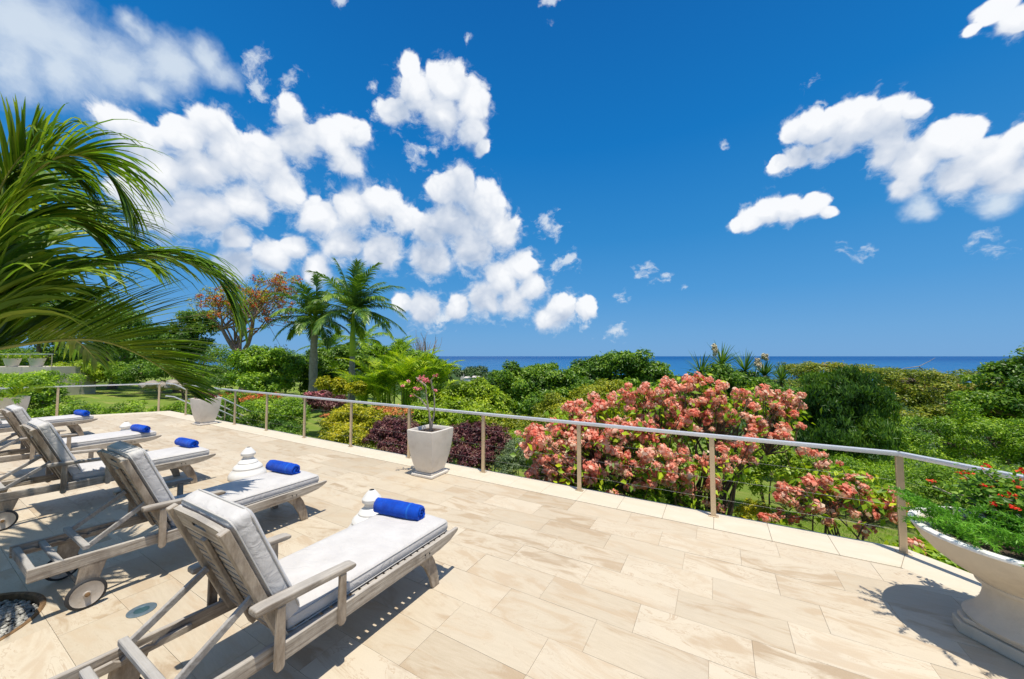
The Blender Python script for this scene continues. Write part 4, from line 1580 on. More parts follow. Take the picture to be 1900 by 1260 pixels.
# centre
tree('mango_tree', 'big rounded dark green tree breaking the sea horizon in the centre', 'tree',
     B_((1150, 685, 62, 34, 38), (1095, 700, 44, 34, 38), (1205, 705, 44, 30, 37), (1235, 722, 26, 24, 37), (1130, 735, 80, 36, 36)), 34000, 0.360, 'mango', 111, sub=20, subr=(0.22, 0.42), trunk_r=0.45, group='trees on the slope')
tree('mango_tree', 'dense dark green tree just below the sea left of centre', 'tree',
     B_((960, 712, 52, 34, 30), (1010, 706, 46, 32, 30), (1055, 720, 40, 34, 30), (930, 735, 34, 34, 30), (990, 750, 72, 34, 29)), 34000, 0.276, 'mango', 112, sub=20, subr=(0.22, 0.42), trunk_r=0.36, group='trees on the slope')
tree('olive_tree', 'lighter olive tree in front of the big rounded tree', 'tree',
     B_((1110, 745, 64, 34, 24), (1050, 765, 54, 28, 23), (1170, 765, 50, 28, 23)), 24000, 0.204, 'olive', 113, sub=20, subr=(0.22, 0.42), trunk_r=0.25, group='trees on the slope')
tree('lime_tree', 'yellow green rounded tree above the railing left of centre', 'tree',
     B_((880, 735, 44, 30, 19), (835, 745, 32, 28, 19), (915, 755, 36, 28, 18.5), (870, 770, 64, 26, 18)), 24000, 0.168, 'lime', 114, sub=20, subr=(0.22, 0.42), trunk_r=0.16, group='trees on the slope')
tree('low_hedge', 'low bright green hedge strip behind the purple shrubs', 'hedge',
     B_((900, 806, 46, 12, 12), (970, 812, 46, 12, 11.7), (840, 800, 40, 12, 12.4), (1030, 822, 40, 14, 11.4)), 20000, 0.07, 'lime', 115, trunk_r=0.03)
tree('dark_shrub', 'dark green shrub row below the yellow green tree', 'shrub',
     B_((1000, 790, 50, 20, 15.5), (930, 786, 40, 18, 16), (1080, 800, 60, 24, 15)), 16000, 0.12, 'olive', 116, trunk_r=0.04)

# left background
back = [
    (B_((20, 668, 70, 24, 38), (110, 670, 60, 24, 38), (190, 672, 60, 22, 38), (-70, 660, 60, 30, 38)), 'mango', 'low dark tree behind the distant upper terrace'),
    (B_((40, 590, 90, 70, 33), (130, 610, 70, 50, 33), (60, 540, 60, 40, 34)), 'deep', 'dark tree behind the palm fronds at the far left edge'),
    (B_((210, 620, 60, 50, 35), (170, 570, 44, 40, 36), (260, 640, 50, 36, 34)), 'mango', 'dark tree behind the upper end of the lawn'),
    (B_((280, 668, 60, 26, 44), (380, 668, 60, 28, 44), (470, 672, 60, 24, 44), (560, 676, 60, 24, 44), (200, 665, 60, 30, 44)), 'mango', 'distant green tree line behind the flowering tree'),
    (B_((330, 645, 50, 40, 33), (370, 610, 40, 36, 34), (300, 660, 50, 30, 32)), 'deep', 'dark green tree left of the orange flowering tree'),
]
for i, (bl, mt, lab) in enumerate(back):
    tree('shade_tree', lab, 'tree', bl, 22000, 0.25, mt, 120 + i, trunk_r=0.3, group='trees beyond the lawn')
tree('rounded_bush', 'rounded mid green bush left of the royal palms', 'bush',
     B_((495, 675, 46, 34, 24), (460, 690, 40, 32, 24), (530, 690, 34, 30, 23.5), (490, 715, 60, 24, 23)), 24000, 0.192, 'hedge', 124, sub=20, subr=(0.22, 0.42), trunk_r=0.14)
tree('rounded_bush', 'dark green bush behind the left royal palm trunk', 'bush',
     B_((600, 690, 44, 40, 27), (560, 700, 34, 34, 27), (640, 680, 40, 36, 27.5)), 20000, 0.216, 'mango', 125, sub=20, subr=(0.22, 0.42), trunk_r=0.14)
tree('rounded_bush', 'dense green tree at the left edge of the sea view', 'tree',
     B_((770, 680, 40, 32, 27), (735, 672, 36, 32, 28), (805, 690, 26, 24, 26.5), (700, 680, 40, 34, 28)), 24000, 0.216, 'hedge', 126, sub=20, subr=(0.22, 0.42), trunk_r=0.14)
tree('lawn_hedge', 'green bush with yellow flecks at the back of the lawn', 'bush',
     B_((160, 690, 44, 18, 30), (120, 694, 34, 18, 29), (200, 692, 30, 18, 30)), 14000, 0.16, 'lime', 127, trunk_r=0.1)
tree('lawn_hedge', 'green bush beside the rocks at the right end of the lawn', 'bush',
     B_((260, 690, 46, 24, 29), (320, 694, 44, 24, 28), (380, 700, 40, 24, 27), (420, 712, 36, 20, 25)), 22000, 0.16, 'mango', 128, trunk_r=0.1)
tree('clipped_hedge', 'low green hedge along the far left end of the terrace', 'hedge',
     [(-18.7, 0.2, -0.22, 0.6, 0.9, 0.5), (-18.4, 1.7, -0.22, 0.55, 0.9, 0.5), (-18.0, 3.1, -0.22, 0.55, 0.9, 0.5), (-17.2, 4.4, -0.24, 0.5, 0.8, 0.5), (-16.4, 5.4, -0.3, 0.5, 0.7, 0.5), (-18.9, -1.4, -0.22, 0.6, 0.9, 0.5), (-19.0, -3.0, -0.22, 0.6, 0.9, 0.5)], 30000, 0.075, 'hedge', 129, trunk_r=0.025, sub=26)
tree('leafy_shrub', 'green shrub hiding the foot of the distant upper terrace wall', 'shrub',
     B_((20, 706, 50, 14, 25), (90, 704, 46, 14, 25), (-50, 706, 50, 16, 25)), 9000, 0.15, 'bright', 150, trunk_r=0.04)
tree('leafy_shrub', 'dark leafy shrub behind the left end railing', 'shrub',
     B_((75, 730, 36, 30, 19), (50, 742, 30, 30, 19), (105, 748, 18, 24, 19)), 12000, 0.13, 'hedge', 130, trunk_r=0.05)
tree('flowering_hedge', 'green hedge with orange blossom behind the stair handrails', 'hedge',
     B_((500, 765, 60, 26, 13), (440, 752, 40, 22, 14.5), (545, 772, 36, 26, 12.6), (400, 752, 40, 20, 15)), 26000, 0.075, 'hedge', 131, trunk_r=0.03)
fh = bpy.data.objects['flowering_hedge']
scatter(fh, 'blossom', PETAL['orange'], 331, B_((470, 738, 50, 7, 15), (420, 736, 34, 7, 15.5)), 2600, 0.075)
tree('stair_shrub', 'dark green shrub at the foot of the stair handrail', 'shrub',
     B_((440, 790, 36, 20, 12.3), (520, 800, 40, 18, 11.5), (390, 775, 30, 18, 13.5)), 12000, 0.07, 'deep', 132, trunk_r=0.025)
tree('pink_shrub', 'purplish pink leaved shrub below the left royal palm', 'shrub',
     B_((590, 742, 30, 15, 15.5), (620, 750, 28, 14, 15)), 8000, 0.09, 'purple', 133, trunk_r=0.03)
scatter(bpy.data.objects['pink_shrub'], 'blossom', PETAL['pink'], 333, B_((588, 732, 24, 6, 15.4),), 500, 0.06)
tree('croton_shrub', 'yellow croton shrub with red flecks under the areca palms', 'shrub',
     B_((600, 712, 14, 14, 18), (630, 716, 16, 16, 18), (660, 722, 18, 14, 17.5)), 6000, 0.12, 'croton', 134, trunk_r=0.03)
tree('golden_shrub', 'bright yellow green shrub left of the purple shrubs', 'shrub',
     B_((655, 778, 40, 26, 10.6), (690, 782, 34, 26, 10.2), (620, 785, 26, 24, 10.8), (660, 810, 56, 24, 9.6), (710, 805, 36, 26, 9.4)), 22000, 0.075, 'croton', 135, trunk_r=0.025)
scatter(bpy.data.objects['golden_shrub'], 'blossom', PETAL['apricot'], 335, B_((735, 764, 30, 9, 10.4), (700, 760, 22, 6, 10.6), (605, 772, 12, 6, 10.8)), 900, 0.06)
tree('lime_ground_shrub', 'lime green shrub behind the tall planter', 'shrub',
     B_((790, 768, 40, 22, 12), (820, 780, 40, 22, 11.6), (760, 785, 30, 20, 11.5)), 14000, 0.085, 'lime', 136, trunk_r=0.03)
tree('purple_shrub', 'purple leaved shrub left of the tall planter', 'shrub',
     B_((720, 800, 30, 26, 8.9), (750, 800, 30, 28, 8.6), (735, 830, 40, 22, 8.2), (700, 815, 24, 22, 8.8)), 16000, 0.062, 'purple', 137, trunk_r=0.02, wl=0.42)
tree('purple_shrub', 'purple leaved shrub right of the tall planter', 'shrub',
     B_((860, 815, 30, 32, 7.6), (895, 812, 32, 28, 7.3), (925, 820, 26, 30, 7.1), (880, 850, 50, 28, 6.9)), 20000, 0.058, 'purple', 138, trunk_r=0.02, wl=0.42)
tree('silver_shrub', 'small silvery green shrub between the purple shrub and the blossoms', 'shrub',
     B_((955, 840, 30, 30, 6.9), (985, 860, 24, 28, 6.6), (940, 868, 28, 24, 6.5)), 10000, 0.05, 'silver', 139, trunk_r=0.015, wl=0.28)
tree('green_shrub', 'low green shrub under the coral blossoms by the terrace edge', 'shrub',
     B_((1090, 905, 60, 30, 6.4), (1190, 915, 60, 30, 6.2), (1020, 890, 40, 26, 6.6), (1270, 930, 40, 26, 6.3)), 11000, 0.06, 'hedge', 140, trunk_r=0.02, wl=0.4)
tree('croton_sprig', 'small yellow leaved croton behind the railing on the lawn edge', 'shrub',
     B_((1405, 945, 22, 16, 6.3), (1380, 955, 16, 14, 6.2)), 700, 0.085, 'croton', 141, trunk_r=0.012, wl=0.35)


# white striped spider-like agave
ag = thing('striped_agave', 'pale spiky agave in front of the golden shrub', 'plant', tuple(at(616, 815, 9.4)))
mb = MB()
for k in range(26):
    a, e = rng.uniform(0, 6.28), rng.uniform(0.3, 1.3)
    d = Vector((math.cos(a) * math.cos(e), math.sin(a) * math.cos(e), math.sin(e)))
    V, Fc = leaflet_strip((0, 0, 0), d, d.cross(Vector((0, 0, 1))).normalized(), rng.uniform(0.3, 0.45), 0.035, 0.25, 5)
    mb.add(V, Fc)
mb.build('leaf_rosette', LEAF['silver'], ag)


# ------------------------------------------------------------------ royal palms, arecas, yuccas
def feather_palm(name, label, base, trunk, shaft, n_fr, L, leafL, mat, seed, r=0.2, cat='palm tree', group=None, lean=(0, 0), elev=(-0.45, 1.25), wind=0.0, droopy=1.0, W=0.085):
    rg = np.random.default_rng(seed)
    root = thing(name, label, cat, base, 0, group)
    H = trunk
    mb = MB()
    pts = [(lean[0] * (t ** 1.5), lean[1] * t ** 1.5, -0.1 + (H + 0.1) * t) for t in np.linspace(0, 1, 12)]
    rad = [r * (1.25 - 0.25 * min(1, t * 4)) * (1.12 if 0.3 < t < 0.7 else 1.0) * (1 - 0.22 * t) for t in np.linspace(0, 1, 12)]
    mb.tube(pts, rad, 12)
    mb.build('trunk', M['bark_pale'], root, smooth=80)
    top = Vector(pts[-1])
    if shaft > 0:
        MB().tube([top, top + Vector((0, 0, shaft * 0.3)), top + Vector((0, 0, shaft * 0.7)), top + Vector((0, 0, shaft))], [r * 0.86, r * 0.9, r * 0.62, r * 0.35], 12).build('crownshaft', LEAF['areca'], root, smooth=80)
        top = top + Vector((0, 0, shaft))
    for k in range(n_fr):
        a = 2.399963 * k + rg.uniform(-0.2, 0.2)
        f = k / max(1, n_fr - 1)
        e = elev[0] + (elev[1] - elev[0]) * f
        l = L * rg.uniform(0.88, 1.1)
        h = Vector((math.cos(a), math.sin(a), 0)) + Vector((wind, wind * 0.4, 0))
        d = (h * math.cos(e) + Vector((0, 0, math.sin(e)))).normalized()
        p, pts2 = Vector(top), [Vector(top)]
        for i in range(6):
            d = (d + Vector((0, 0, -0.17 * droopy * (0.6 + i * 0.22))) + Vector((wind * 0.12, wind * 0.05, 0))).normalized()
            p = p + d * (l / 6)
            pts2.append(p.copy())
        palm_frond_object(rg, root, pts2, LEAF[mat], 52, leafL, W, 0.55, vee=rg.uniform(-0.15, 0.35), rise=0.1, r0=r * 0.16, swing=(0.55, 0.8))
    return root


pA = at(652, 742, 22)
pB = at(580, 738, 22.5)
feather_palm('royal_palm', 'royal palm with long green crownshaft, right one of the pair', (pA.x, pA.y, pA.z - 0.1), 2.75, 2.75, 24, 3.35, 0.9, 'royal', 201, 0.20, group='royal palms', elev=(-0.05, 1.52), wind=0.16, W=0.065, droopy=1.0)
feather_palm('royal_palm', 'royal palm with stout grey trunk, left one of the pair', (pB.x, pB.y, pB.z - 0.1), 4.35, 0.7, 22, 2.9, 0.85, 'royal', 202, 0.24, group='royal palms', elev=(-0.2, 1.45), wind=-0.14, W=0.065, droopy=1.1)
pC = at(672, 720, 33)
feather_palm('royal_palm', 'smaller palm standing behind the royal pair', (pC.x, pC.y, pC.z - 0.5), 4.2, 0.6, 13, 3.2, 0.9, 'palm', 203, 0.24, group='royal palms', elev=(-0.4, 1.2))
pD = at(610, 720, 38)
feather_palm('royal_palm', 'broad low palm crown between the two royal trunks', (pD.x, pD.y, pD.z - 0.5), 4.2, 0.4, 14, 3.2, 0.9, 'palm', 204, 0.24, group='royal palms', elev=(-0.3, 1.1))


def clump_palm(name, label, base, n_st, L, spread, mat, seed, leafL=0.4, group=None, W=0.035, nl=34):
    rg = np.random.default_rng(seed)
    root = thing(name, label, 'palm', base, 0, group)
    mb = MB()
    for k in range(n_st):
        a = 2.4 * k + rg.uniform(-0.3, 0.3)
        b = Vector((rg.normal() * spread * 0.25, rg.normal() * spread * 0.25, 0))
        h = rg.uniform(0.1, 0.75) * L
        mb.tube([b, b + Vector((0, 0, h))], 0.035, 6)
        e = rg.uniform(0.75, 1.45)
        d = Vector((math.cos(a) * math.cos(e), math.sin(a) * math.cos(e), math.sin(e)))
        p = b + Vector((0, 0, h))
        pts = [p.copy()]
        for i in range(6):
            d = (d + Vector((math.cos(a) * 0.06, math.sin(a) * 0.06, -0.16 * (0.4 + 0.25 * i)))).normalized()
            p = p + d * (L / 6)
            pts.append(p.copy())
        palm_frond_object(rg, root, pts, LEAF[mat], nl, leafL, W, 0.35, vee=0.3, rise=0.1, r0=0.016, swing=(0.6, 0.75))
    mb.build('stems', LEAF['areca'], root)
    return root


for i, (u, v, Z, n, L, lab) in enumerate([
        (715, 738, 20, 22, 2.9, 'areca palm clump right of the royal palm trunk'),
        (762, 740, 19, 22, 2.7, 'areca palm clump below the dense tree beside the sea'),
        (680, 745, 20.5, 14, 2.2, 'areca palm clump just right of the right royal palm trunk'),
        (615, 735, 26, 16, 2.9, 'areca palm clump between the royal palm trunks'),
        (808, 742, 19.5, 14, 2.2, 'small areca palm clump left of the yellow green tree'),
]):
    p = at(u, v, Z)
    clump_palm('areca_palm', lab, (p.x, p.y, p.z - 0.9), n, L, 0.9, 'areca', 210 + i, 0.62, 'areca palms', 0.05)


def yucca(label, base, heads, seed, L=0.9):
    rg = np.random.default_rng(seed)
    root = thing('yucca', label, 'yucca', base, 0, 'yuccas against the sea')
    mb, tr = MB(), MB()
    for (dx, dy, dz) in heads:
        c = Vector((dx, dy, dz))
        tr.tube([(dx * 0.2, dy * 0.2, -0.2), (dx * 0.6, dy * 0.6, dz * 0.5), c], [0.10, 0.08, 0.06], 7)
        for k in range(70):
            a, e = rg.uniform(0, 6.28), rg.uniform(-0.5, 1.45)
            d = Vector((math.cos(a) * math.cos(e), math.sin(a) * math.cos(e), math.sin(e)))
            V, Fc = leaflet_strip(c, d, d.cross(Vector((0.1, 0.2, 1))).normalized(), L * rg.uniform(0.75, 1.1), 0.05, 0.18, 4)
            mb.add(V, Fc)
    mb.build('leaf_rosettes', LEAF['royal'], root)
    tr.build('trunk', M['bark'], root, smooth=80)
    return root


q = at(1340, 720, 15)
gz = float(ground_z(q.x, q.y))
Ry = yucca('large spiky yucca rising above the blossoms against the sea', (q.x, q.y, gz), [(0, 0, q.z - gz + 0.95), (0.85, 0.5, q.z - gz + 0.7), (-0.75, -0.4, q.z - gz + 0.6), (0.3, -0.2, q.z - gz - 0.2), (-0.2, 0.2, q.z - gz - 0.3)], 221, 1.05)
q2 = at(1420, 725, 15)
gz2 = float(ground_z(q2.x, q2.y))
yucca('yucca with pale flower spikes right of the large one', (q2.x, q2.y, gz2), [(0, 0, q2.z - gz2 + 0.6), (0.6, 0.3, q2.z - gz2 + 0.4), (-0.4, 0.2, q2.z - gz2 + 0.2)], 222, 0.8)
for (uu, vv, hh, Z, rt) in ((1327, 652, 0.7, 14.6, 'yucca'), (1406, 676, 0.6, 14.6, 'yucca.001'), (1419, 664, 0.4, 14.9, 'yucca.001')):
    c = at(uu, vv, Z)
    rt_o = bpy.data.objects[rt]
    rg = np.random.default_rng(int(uu))
    lb = [(c.x - rt_o.location.x, c.y - rt_o.location.y, c.z - rt_o.location.z, 0.09, 0.09, hh * 0.45)]
    P, N = leaf_cloud(rg, lb, 500, 14, (0.3, 0.5))
    V, Fc = leaves(rg, P, N, 0.07, 0.05)
    np_mesh('flower_spike', V, Fc, PETAL['cream'], rt_o)


# ------------------------------------------------------------------ flamboyant tree with sparse orange flowers
def flamboyant():
    rg = np.random.default_rng(231)
    base = at(445, 740, 31)
    base.z = float(ground_z(base.x, base.y))
    root = thing('flamboyant_tree', 'sparse tree with orange red flowers and bare branches left of the royal palms', 'tree', tuple(base))
    b0 = np.array(base)
    mb = MB()
    tips = []

    def loc(u, v, Z=31.0):
        return np.array(at(u, v, Z)) - b0
    fork = loc(445, 660)
    limb(mb, (0, 0, -0.2), fork, 0.32, 0.25, 0.04, 5, 9, rg)
    mains = [((412, 610), 30.5), ((455, 600), 31.5), ((470, 590), 30), ((435, 640), 32)]
    for (uv, Z) in mains:
        m_ = loc(*uv, Z)
        limb(mb, fork, m_, 0.20, 0.13, 0.08, 5, 8, rg)
        for k in range(8):
            tip = loc(rg.uniform(362, 560), rg.uniform(512, 590), Z + rg.uniform(-2.5, 2.5))
            mid = m_ + (tip - m_) * 0.5 + rg.normal(size=3) * 0.3
            limb(mb, m_, mid, 0.09, 0.05, 0.1, 4, 6, rg)
            limb(mb, mid, tip, 0.05, 0.02, 0.12, 4, 5, rg)
            tips.append(tip)
            for j in range(4):
                t2 = mid + (tip - mid) * rg.uniform(0.2, 0.9) + rg.normal(size=3) * [0.9, 0.9, 0.5]
                limb(mb, mid + (tip - mid) * 0.3, t2, 0.03, 0.012, 0.12, 3, 4, rg)
                tips.append(t2)
    for k in range(10):
        t2 = loc(rg.uniform(520, 590), rg.uniform(560, 650), 31 + rg.uniform(-1, 1))
        tips.append(t2)
        limb(mb, loc(490, 590), t2, 0.03, 0.012, 0.1, 4, 4, rg)
    mb.build('trunk', m_plain('reddish_bark', (0.26, 0.17, 0.13), 0.9, var=0.35, scale=6, bump=0.6, bscale=20), root, smooth=80)
    T = np.array(tips)
    bl = np.concatenate([T, np.full((len(T), 3), 0.55)], 1)
    bl[:, 5] *= 0.6
    P, N = leaf_cloud(rg, bl, 9000, 5, (0.25, 0.5), up=0.8)
    V, Fc = leaves(rg, P, N, 0.15, 0.07)
    np_mesh('crown', V, Fc, LEAF['olive'], root)
    P, N = leaf_cloud(rg, bl[::2], 5200, 4, (0.18, 0.36), up=0.9)
    V, Fc = leaves(rg, P, N, 0.15, 0.10)
    np_mesh('blossom', V, Fc, PETAL['orange'], root)
    P, N = leaf_cloud(rg, bl[1::3], 1800, 3, (0.14, 0.3), up=0.2)
    V, Fc = leaves(rg, P, N, 0.2, 0.04, droop=1.6)
    np_mesh('seed_pods', V, Fc, M['twig'], root)


flamboyant()

# bare twiggy tree at the left edge of the sea
rg = np.random.default_rng(241)
bt = at(790, 700, 33)
btr = thing('bare_tree', 'bare branching tree against the sky left of the sea', 'tree', tuple(bt))
mb = MB()
for k in range(16):
    e = np.array(at(rg.uniform(765, 818), rg.uniform(626, 650), 33 + rg.uniform(-1, 1))) - np.array(bt)
    mid = e * 0.6 + rg.normal(size=3) * 0.1
    limb(mb, (0, 0, -1.5), mid, 0.06, 0.03, 0.05, 4, 5, rg)
    for j in range(4):
        limb(mb, mid, e + rg.normal(size=3) * 0.3, 0.025, 0.01, 0.1, 3, 4, rg)
mb.build('branches', m_plain('silver_grey_branch', (0.34, 0.27, 0.23), 0.9), btr)

# bare twig over the flat-topped tree at right
rg = np.random.default_rng(242)
bt = at(1712, 712, 17)
btr = thing('dead_branch', 'bare bent branch sticking out of the olive gold tree at right', 'branch', tuple(bt))
mb = MB()
b0 = np.array(bt)
pl = [np.array(at(u, v, 17)) - b0 for u, v in ((1725, 705), (1715, 690), (1705, 680), (1680, 683), (1660, 690))]
mb.tube(pl, [0.03, 0.027, 0.024, 0.016, 0.008], 6)
pl = [np.array(at(u, v, 17)) - b0 for u, v in ((1705, 680), (1725, 670), (1735, 664))]
mb.tube(pl, [0.016, 0.011, 0.006], 5)
mb.build('twig', M['bark_pale'], btr)


# ------------------------------------------------------------------ coral mussaenda shrubs
def rosette(seed, n=36, r=0.078):
    """One blossom head: overlapping rounded bracts."""
    rg = np.random.default_rng(seed)
    V, Fc = [], []
    for k in range(n):
        d = unit(rg.normal(size=3) * [1, 1, 0.7] + [0, 0, 0.45])
        c = d * r * rg.uniform(0.55, 1.0)
        nrm = unit(d + rg.normal(size=3) * 0.45)
        ax = unit(np.cross(nrm, rg.normal(size=3)))
        ax = unit(ax + [0, 0, -0.25])
        sd = np.cross(nrm, ax)
        L, W = r * rg.uniform(0.55, 0.85), r * rg.uniform(0.42, 0.62)
        base = len(V)
        for t, w, b in ((-0.5, 0.12, 0.0), (-0.2, 0.85, 0.12), (0.15, 1.0, 0.16), (0.42, 0.62, 0.05), (0.58, 0.0, -0.08)):
            ctr = c + ax * L * t + nrm * L * b
            if w == 0:
                V.append(ctr)
            else:
                V += [ctr + sd * W * w * 0.5 - nrm * W * 0.10, ctr - sd * W * w * 0.5 - nrm * W * 0.10]
        for q in range(3):
            a = base + 2 * q
            Fc += [(a, a + 1, a + 3), (a, a + 3, a + 2)]
        a = base + 6
        Fc.append((a, a + 1, a + 2))
    me = bpy.data.meshes.new('blossom')
    me.from_pydata([tuple(v) for v in V], [], Fc)
    me.materials.append(PETAL['coral'])
    me.update()
    return me


ROS = [rosette(400 + i, 32 + 4 * (i % 3)) for i in range(6)]


def mussaenda(label, foot, heads, seed, leaf_bl, n_leaf, stem_r=0.03, hs=1.0):
    rg = np.random.default_rng(seed)
    root = thing('mussaenda_shrub', label, 'shrub', tuple(foot), 0, 'coral blossom shrubs')
    f0 = np.array(foot)
    mb = MB()
    H = np.array(heads) - f0
    # main stems, then branches to the blossom heads
    nm = max(4, len(H) // 9)
    mains = []
    for k in range(nm):
        tgt = H[rg.integers(len(H))]
        st = np.array([rg.normal() * 0.18, rg.normal() * 0.12, -0.05])
        e = st + (tgt - st) * 0.62 + [0, 0, 0.12]
        pts = limb(mb, st, e, stem_r, stem_r * 0.5, 0.08, 5, 6, rg)
        mains += [np.array(p) for p in pts[2:]]
    mains = np.array(mains)
    for h in H:
        k = np.argsort(np.linalg.norm(mains - h, axis=1) + rg.uniform(0, 0.25, len(mains)))[0]
        limb(mb, mains[k], h, stem_r * 0.35, 0.005, 0.10, 4, 4, rg)
    mb.build('stems', M['twig'], root, smooth=80)
    B = np.array(leaf_bl, float)
    B[:, :3] -= f0
    P, N = leaf_cloud(rg, B, n_leaf, 22, (0.2, 0.36), up=0.7)
    # leaves also gather under every head
    k = rg.integers(len(H), size=n_leaf // 2)
    P2 = H[k] + rg.normal(size=(len(k), 3)) * [0.11, 0.11, 0.07] - [0, 0, 0.06]
    N2 = unit(rg.normal(size=(len(k), 3)) * 0.6 + [0, 0, 1])
    P, N = np.concatenate([P, P2]), np.concatenate([N, N2])
    V, Fc = leaves(rg, P, N, 0.135, 0.075, droop=0.5)
    np_mesh('foliage', V, Fc, LEAF['musleaf'], root)
    for h in H[:296]:
        o = link('blossom', ROS[rg.integers(len(ROS))], root)
        o.location = tuple(h)
        s = hs * rg.uniform(0.6, 1.3)
        o.scale = (s * 1.1, s * 1.1, s)
        o.rotation_euler = (rg.uniform(-0.5, 0.5), rg.uniform(-0.5, 0.5), rg.uniform(0, 6.28))
    if len(H) > 296:
        mb = MB()
        for h in H[296:]:
            me = ROS[rg.integers(len(ROS))]
            co = np.empty(len(me.vertices) * 3, np.float32)
            me.vertices.foreach_get('co', co)
            a = rg.uniform(0, 6.28)
            co = co.reshape(-1, 3) * hs * rg.uniform(0.55, 1.1)
            co = np.stack([co[:, 0] * math.cos(a) - co[:, 1] * math.sin(a), co[:, 0] * math.sin(a) + co[:, 1] * math.cos(a), co[:, 2]], 1) + h
            mb.add(co.tolist(), [tuple(p.vertices) for p in me.polygons])
        tag(mb.build('blossom_mass', PETAL['coral'], root), kind='stuff')
    return root


rg = np.random.default_rng(251)
heads = []


def hd(u, v, Z):
    heads.append(tuple(at(u, v, Z)))


# crown outline of the big shrub, spread over its depth
def crown_v(u):
    return np.interp(u, [985, 1000, 1040, 1100, 1160, 1200, 1240, 1300, 1360, 1400, 1450, 1485], [800, 782, 765, 742, 722, 712, 714, 702, 708, 718, 724, 745])


cl = []
for k in range(112):
    u = rg.uniform(1000, 1480)
    v0 = crown_v(u)
    f = rg.uniform() ** 1.5
    v = v0 + 8 + f * min(150, (860 - v0))
    if u > 1390 and v > 800:
        continue
    cl.append((u, v, 6.45 - 0.75 * f + rg.uniform(-0.2, 0.2)))
for k in range(14):
    u = rg.uniform(980, 1060)
    cl.append((u, rg.uniform(800, 900), 5.95))
for k in range(14):
    cl.append((rg.uniform(1080, 1340), rg.uniform(850, 935), 5.8 + rg.uniform(-0.1, 0.15)))
for (u, v, Z) in cl:
    for j in range(int(rg.integers(3, 7))):
        hd(u + rg.normal() * 13, v + rg.normal() * 10, Z + rg.normal() * 0.12)
rg.shuffle(heads)
ft = at(1300, 930, 6.4)
ft.z = float(ground_z(ft.x, ft.y))
mussaenda('large shrub covered in coral pink blossoms behind the railing', ft, heads, 252,
          B_((1080, 800, 80, 50, 6.6), (1180, 780, 80, 60, 6.7), (1280, 770, 80, 60, 6.8), (1390, 770, 70, 46, 6.9), (1030, 840, 44, 50, 6.4), (1200, 850, 100, 40, 6.4), (1320, 850, 60, 40, 6.5)), 2400, 0.035, 1.12)
heads = []
for k in range(30):
    u = rg.uniform(1440, 1680)
    v = np.interp(u, [1440, 1500, 1560, 1620, 1680], [930, 880, 890, 900, 930]) + rg.uniform(0, 1) ** 1.4 * 70
    for j in range(int(rg.integers(3, 6))):
        hd(u + rg.normal() * 11, v + rg.normal() * 8, 5.9 + rg.uniform(-0.3, 0.3))
for (u, v) in ((1520, 865), (1540, 850), (1510, 850), (1550, 862), (1490, 838), (1530, 840), (1450, 800), (1460, 795), (1465, 965), (1480, 955), (1600, 985), (1590, 992), (1610, 980)):
    hd(u + rg.normal() * 6, v + rg.normal() * 5, 6.0)
ft = at(1560, 1010, 5.9)
ft.z = float(ground_z(ft.x, ft.y))
mussaenda('smaller coral blossom shrub over the lawn left of the last near post', ft, heads, 253,
          B_((1500, 900, 50, 34, 6.0), (1580, 910, 60, 36, 6.0), (1650, 930, 40, 34, 5.9)), 600, 0.018, 1.1)
heads = []
for k in range(9):
    u = rg.uniform(1695, 1800)
    v = np.interp(u, [1695, 1760, 1800], [1012, 1030, 1045]) + rg.uniform(-6, 14)
    hd(u, v, 4.45)
ft = at(1750, 1060, 4.6)
ft.z = float(ground_z(ft.x, ft.y))
mussaenda('low coral blossoms peeping over the terrace edge beside the bowl planter', ft, heads, 254,
          B_((1740, 1030, 50, 18, 4.5), (1800, 1050, 30, 14, 4.45)), 500, 0.015, 0.85)


# ------------------------------------------------------------------ plants in the pots
def desert_rose():
    rg = np.random.default_rng(261)
    root = thing('desert_rose', 'thin stemmed desert rose with pink flowers in the tall planter', 'plant', (-3.86, 4.25, 0.64))
    b0 = np.array([-3.86, 4.25, 0.64])
    mb = MB()

    def lp(u, v, Z=5.6):
        return np.array(at(u, v, Z)) - b0
    Zp = (Vector((-3.86, 4.25, 0.8)) - Vector((0, 0, EYE))).dot(_F)
    tops = []
    for pts in (((800, 785), (792, 740), (790, 715)), ((802, 786), (806, 765), (806, 735), (803, 722)), ((798, 786), (796, 760), (780, 740), (768, 732)), ((790, 716), (778, 706), (772, 700)), ((803, 722), (800, 705), (806, 697))):
        P = [(0, 0, 0)] if pts[0][1] > 780 else []
        P += [tuple(lp(u, v, Zp + rg.normal() * 0.03)) for u, v in pts]
        mb.tube(P, [0.017 - 0.009 * i / (len(P) - 1) for i in range(len(P))], 6)
    mb.build('stems', M['bark_pale'], root, smooth=80)
    for (u, v) in ((778, 705), (785, 708), (793, 708), (770, 720), (777, 722), (765, 733), (807, 697), (808, 725), (758, 708), (748, 717), (783, 700), (790, 703)):
        o = link('blossom', PINK[rg.integers(3)], root)
        o.location = tuple(lp(u + rg.normal(), v + rg.normal(), Zp + rg.normal() * 0.05))
        o.rotation_euler = tuple(rg.uniform(-0.6, 0.6, 3))
        s = rg.uniform(0.65, 0.95)
        o.scale = (s, s, s * 0.8)
    P = np.array([lp(u, v, Zp) for u, v in ((775, 712), (790, 715), (805, 705), (770, 728), (800, 730), (755, 714))])
    P = np.repeat(P, 14, 0) + rg.normal(size=(84, 3)) * 0.035
    V, Fc = leaves(rg, P, unit(rg.normal(size=(84, 3)) + [0, 0, 1]), 0.06, 0.022)
    np_mesh('foliage', V, Fc, LEAF['bright'], root)


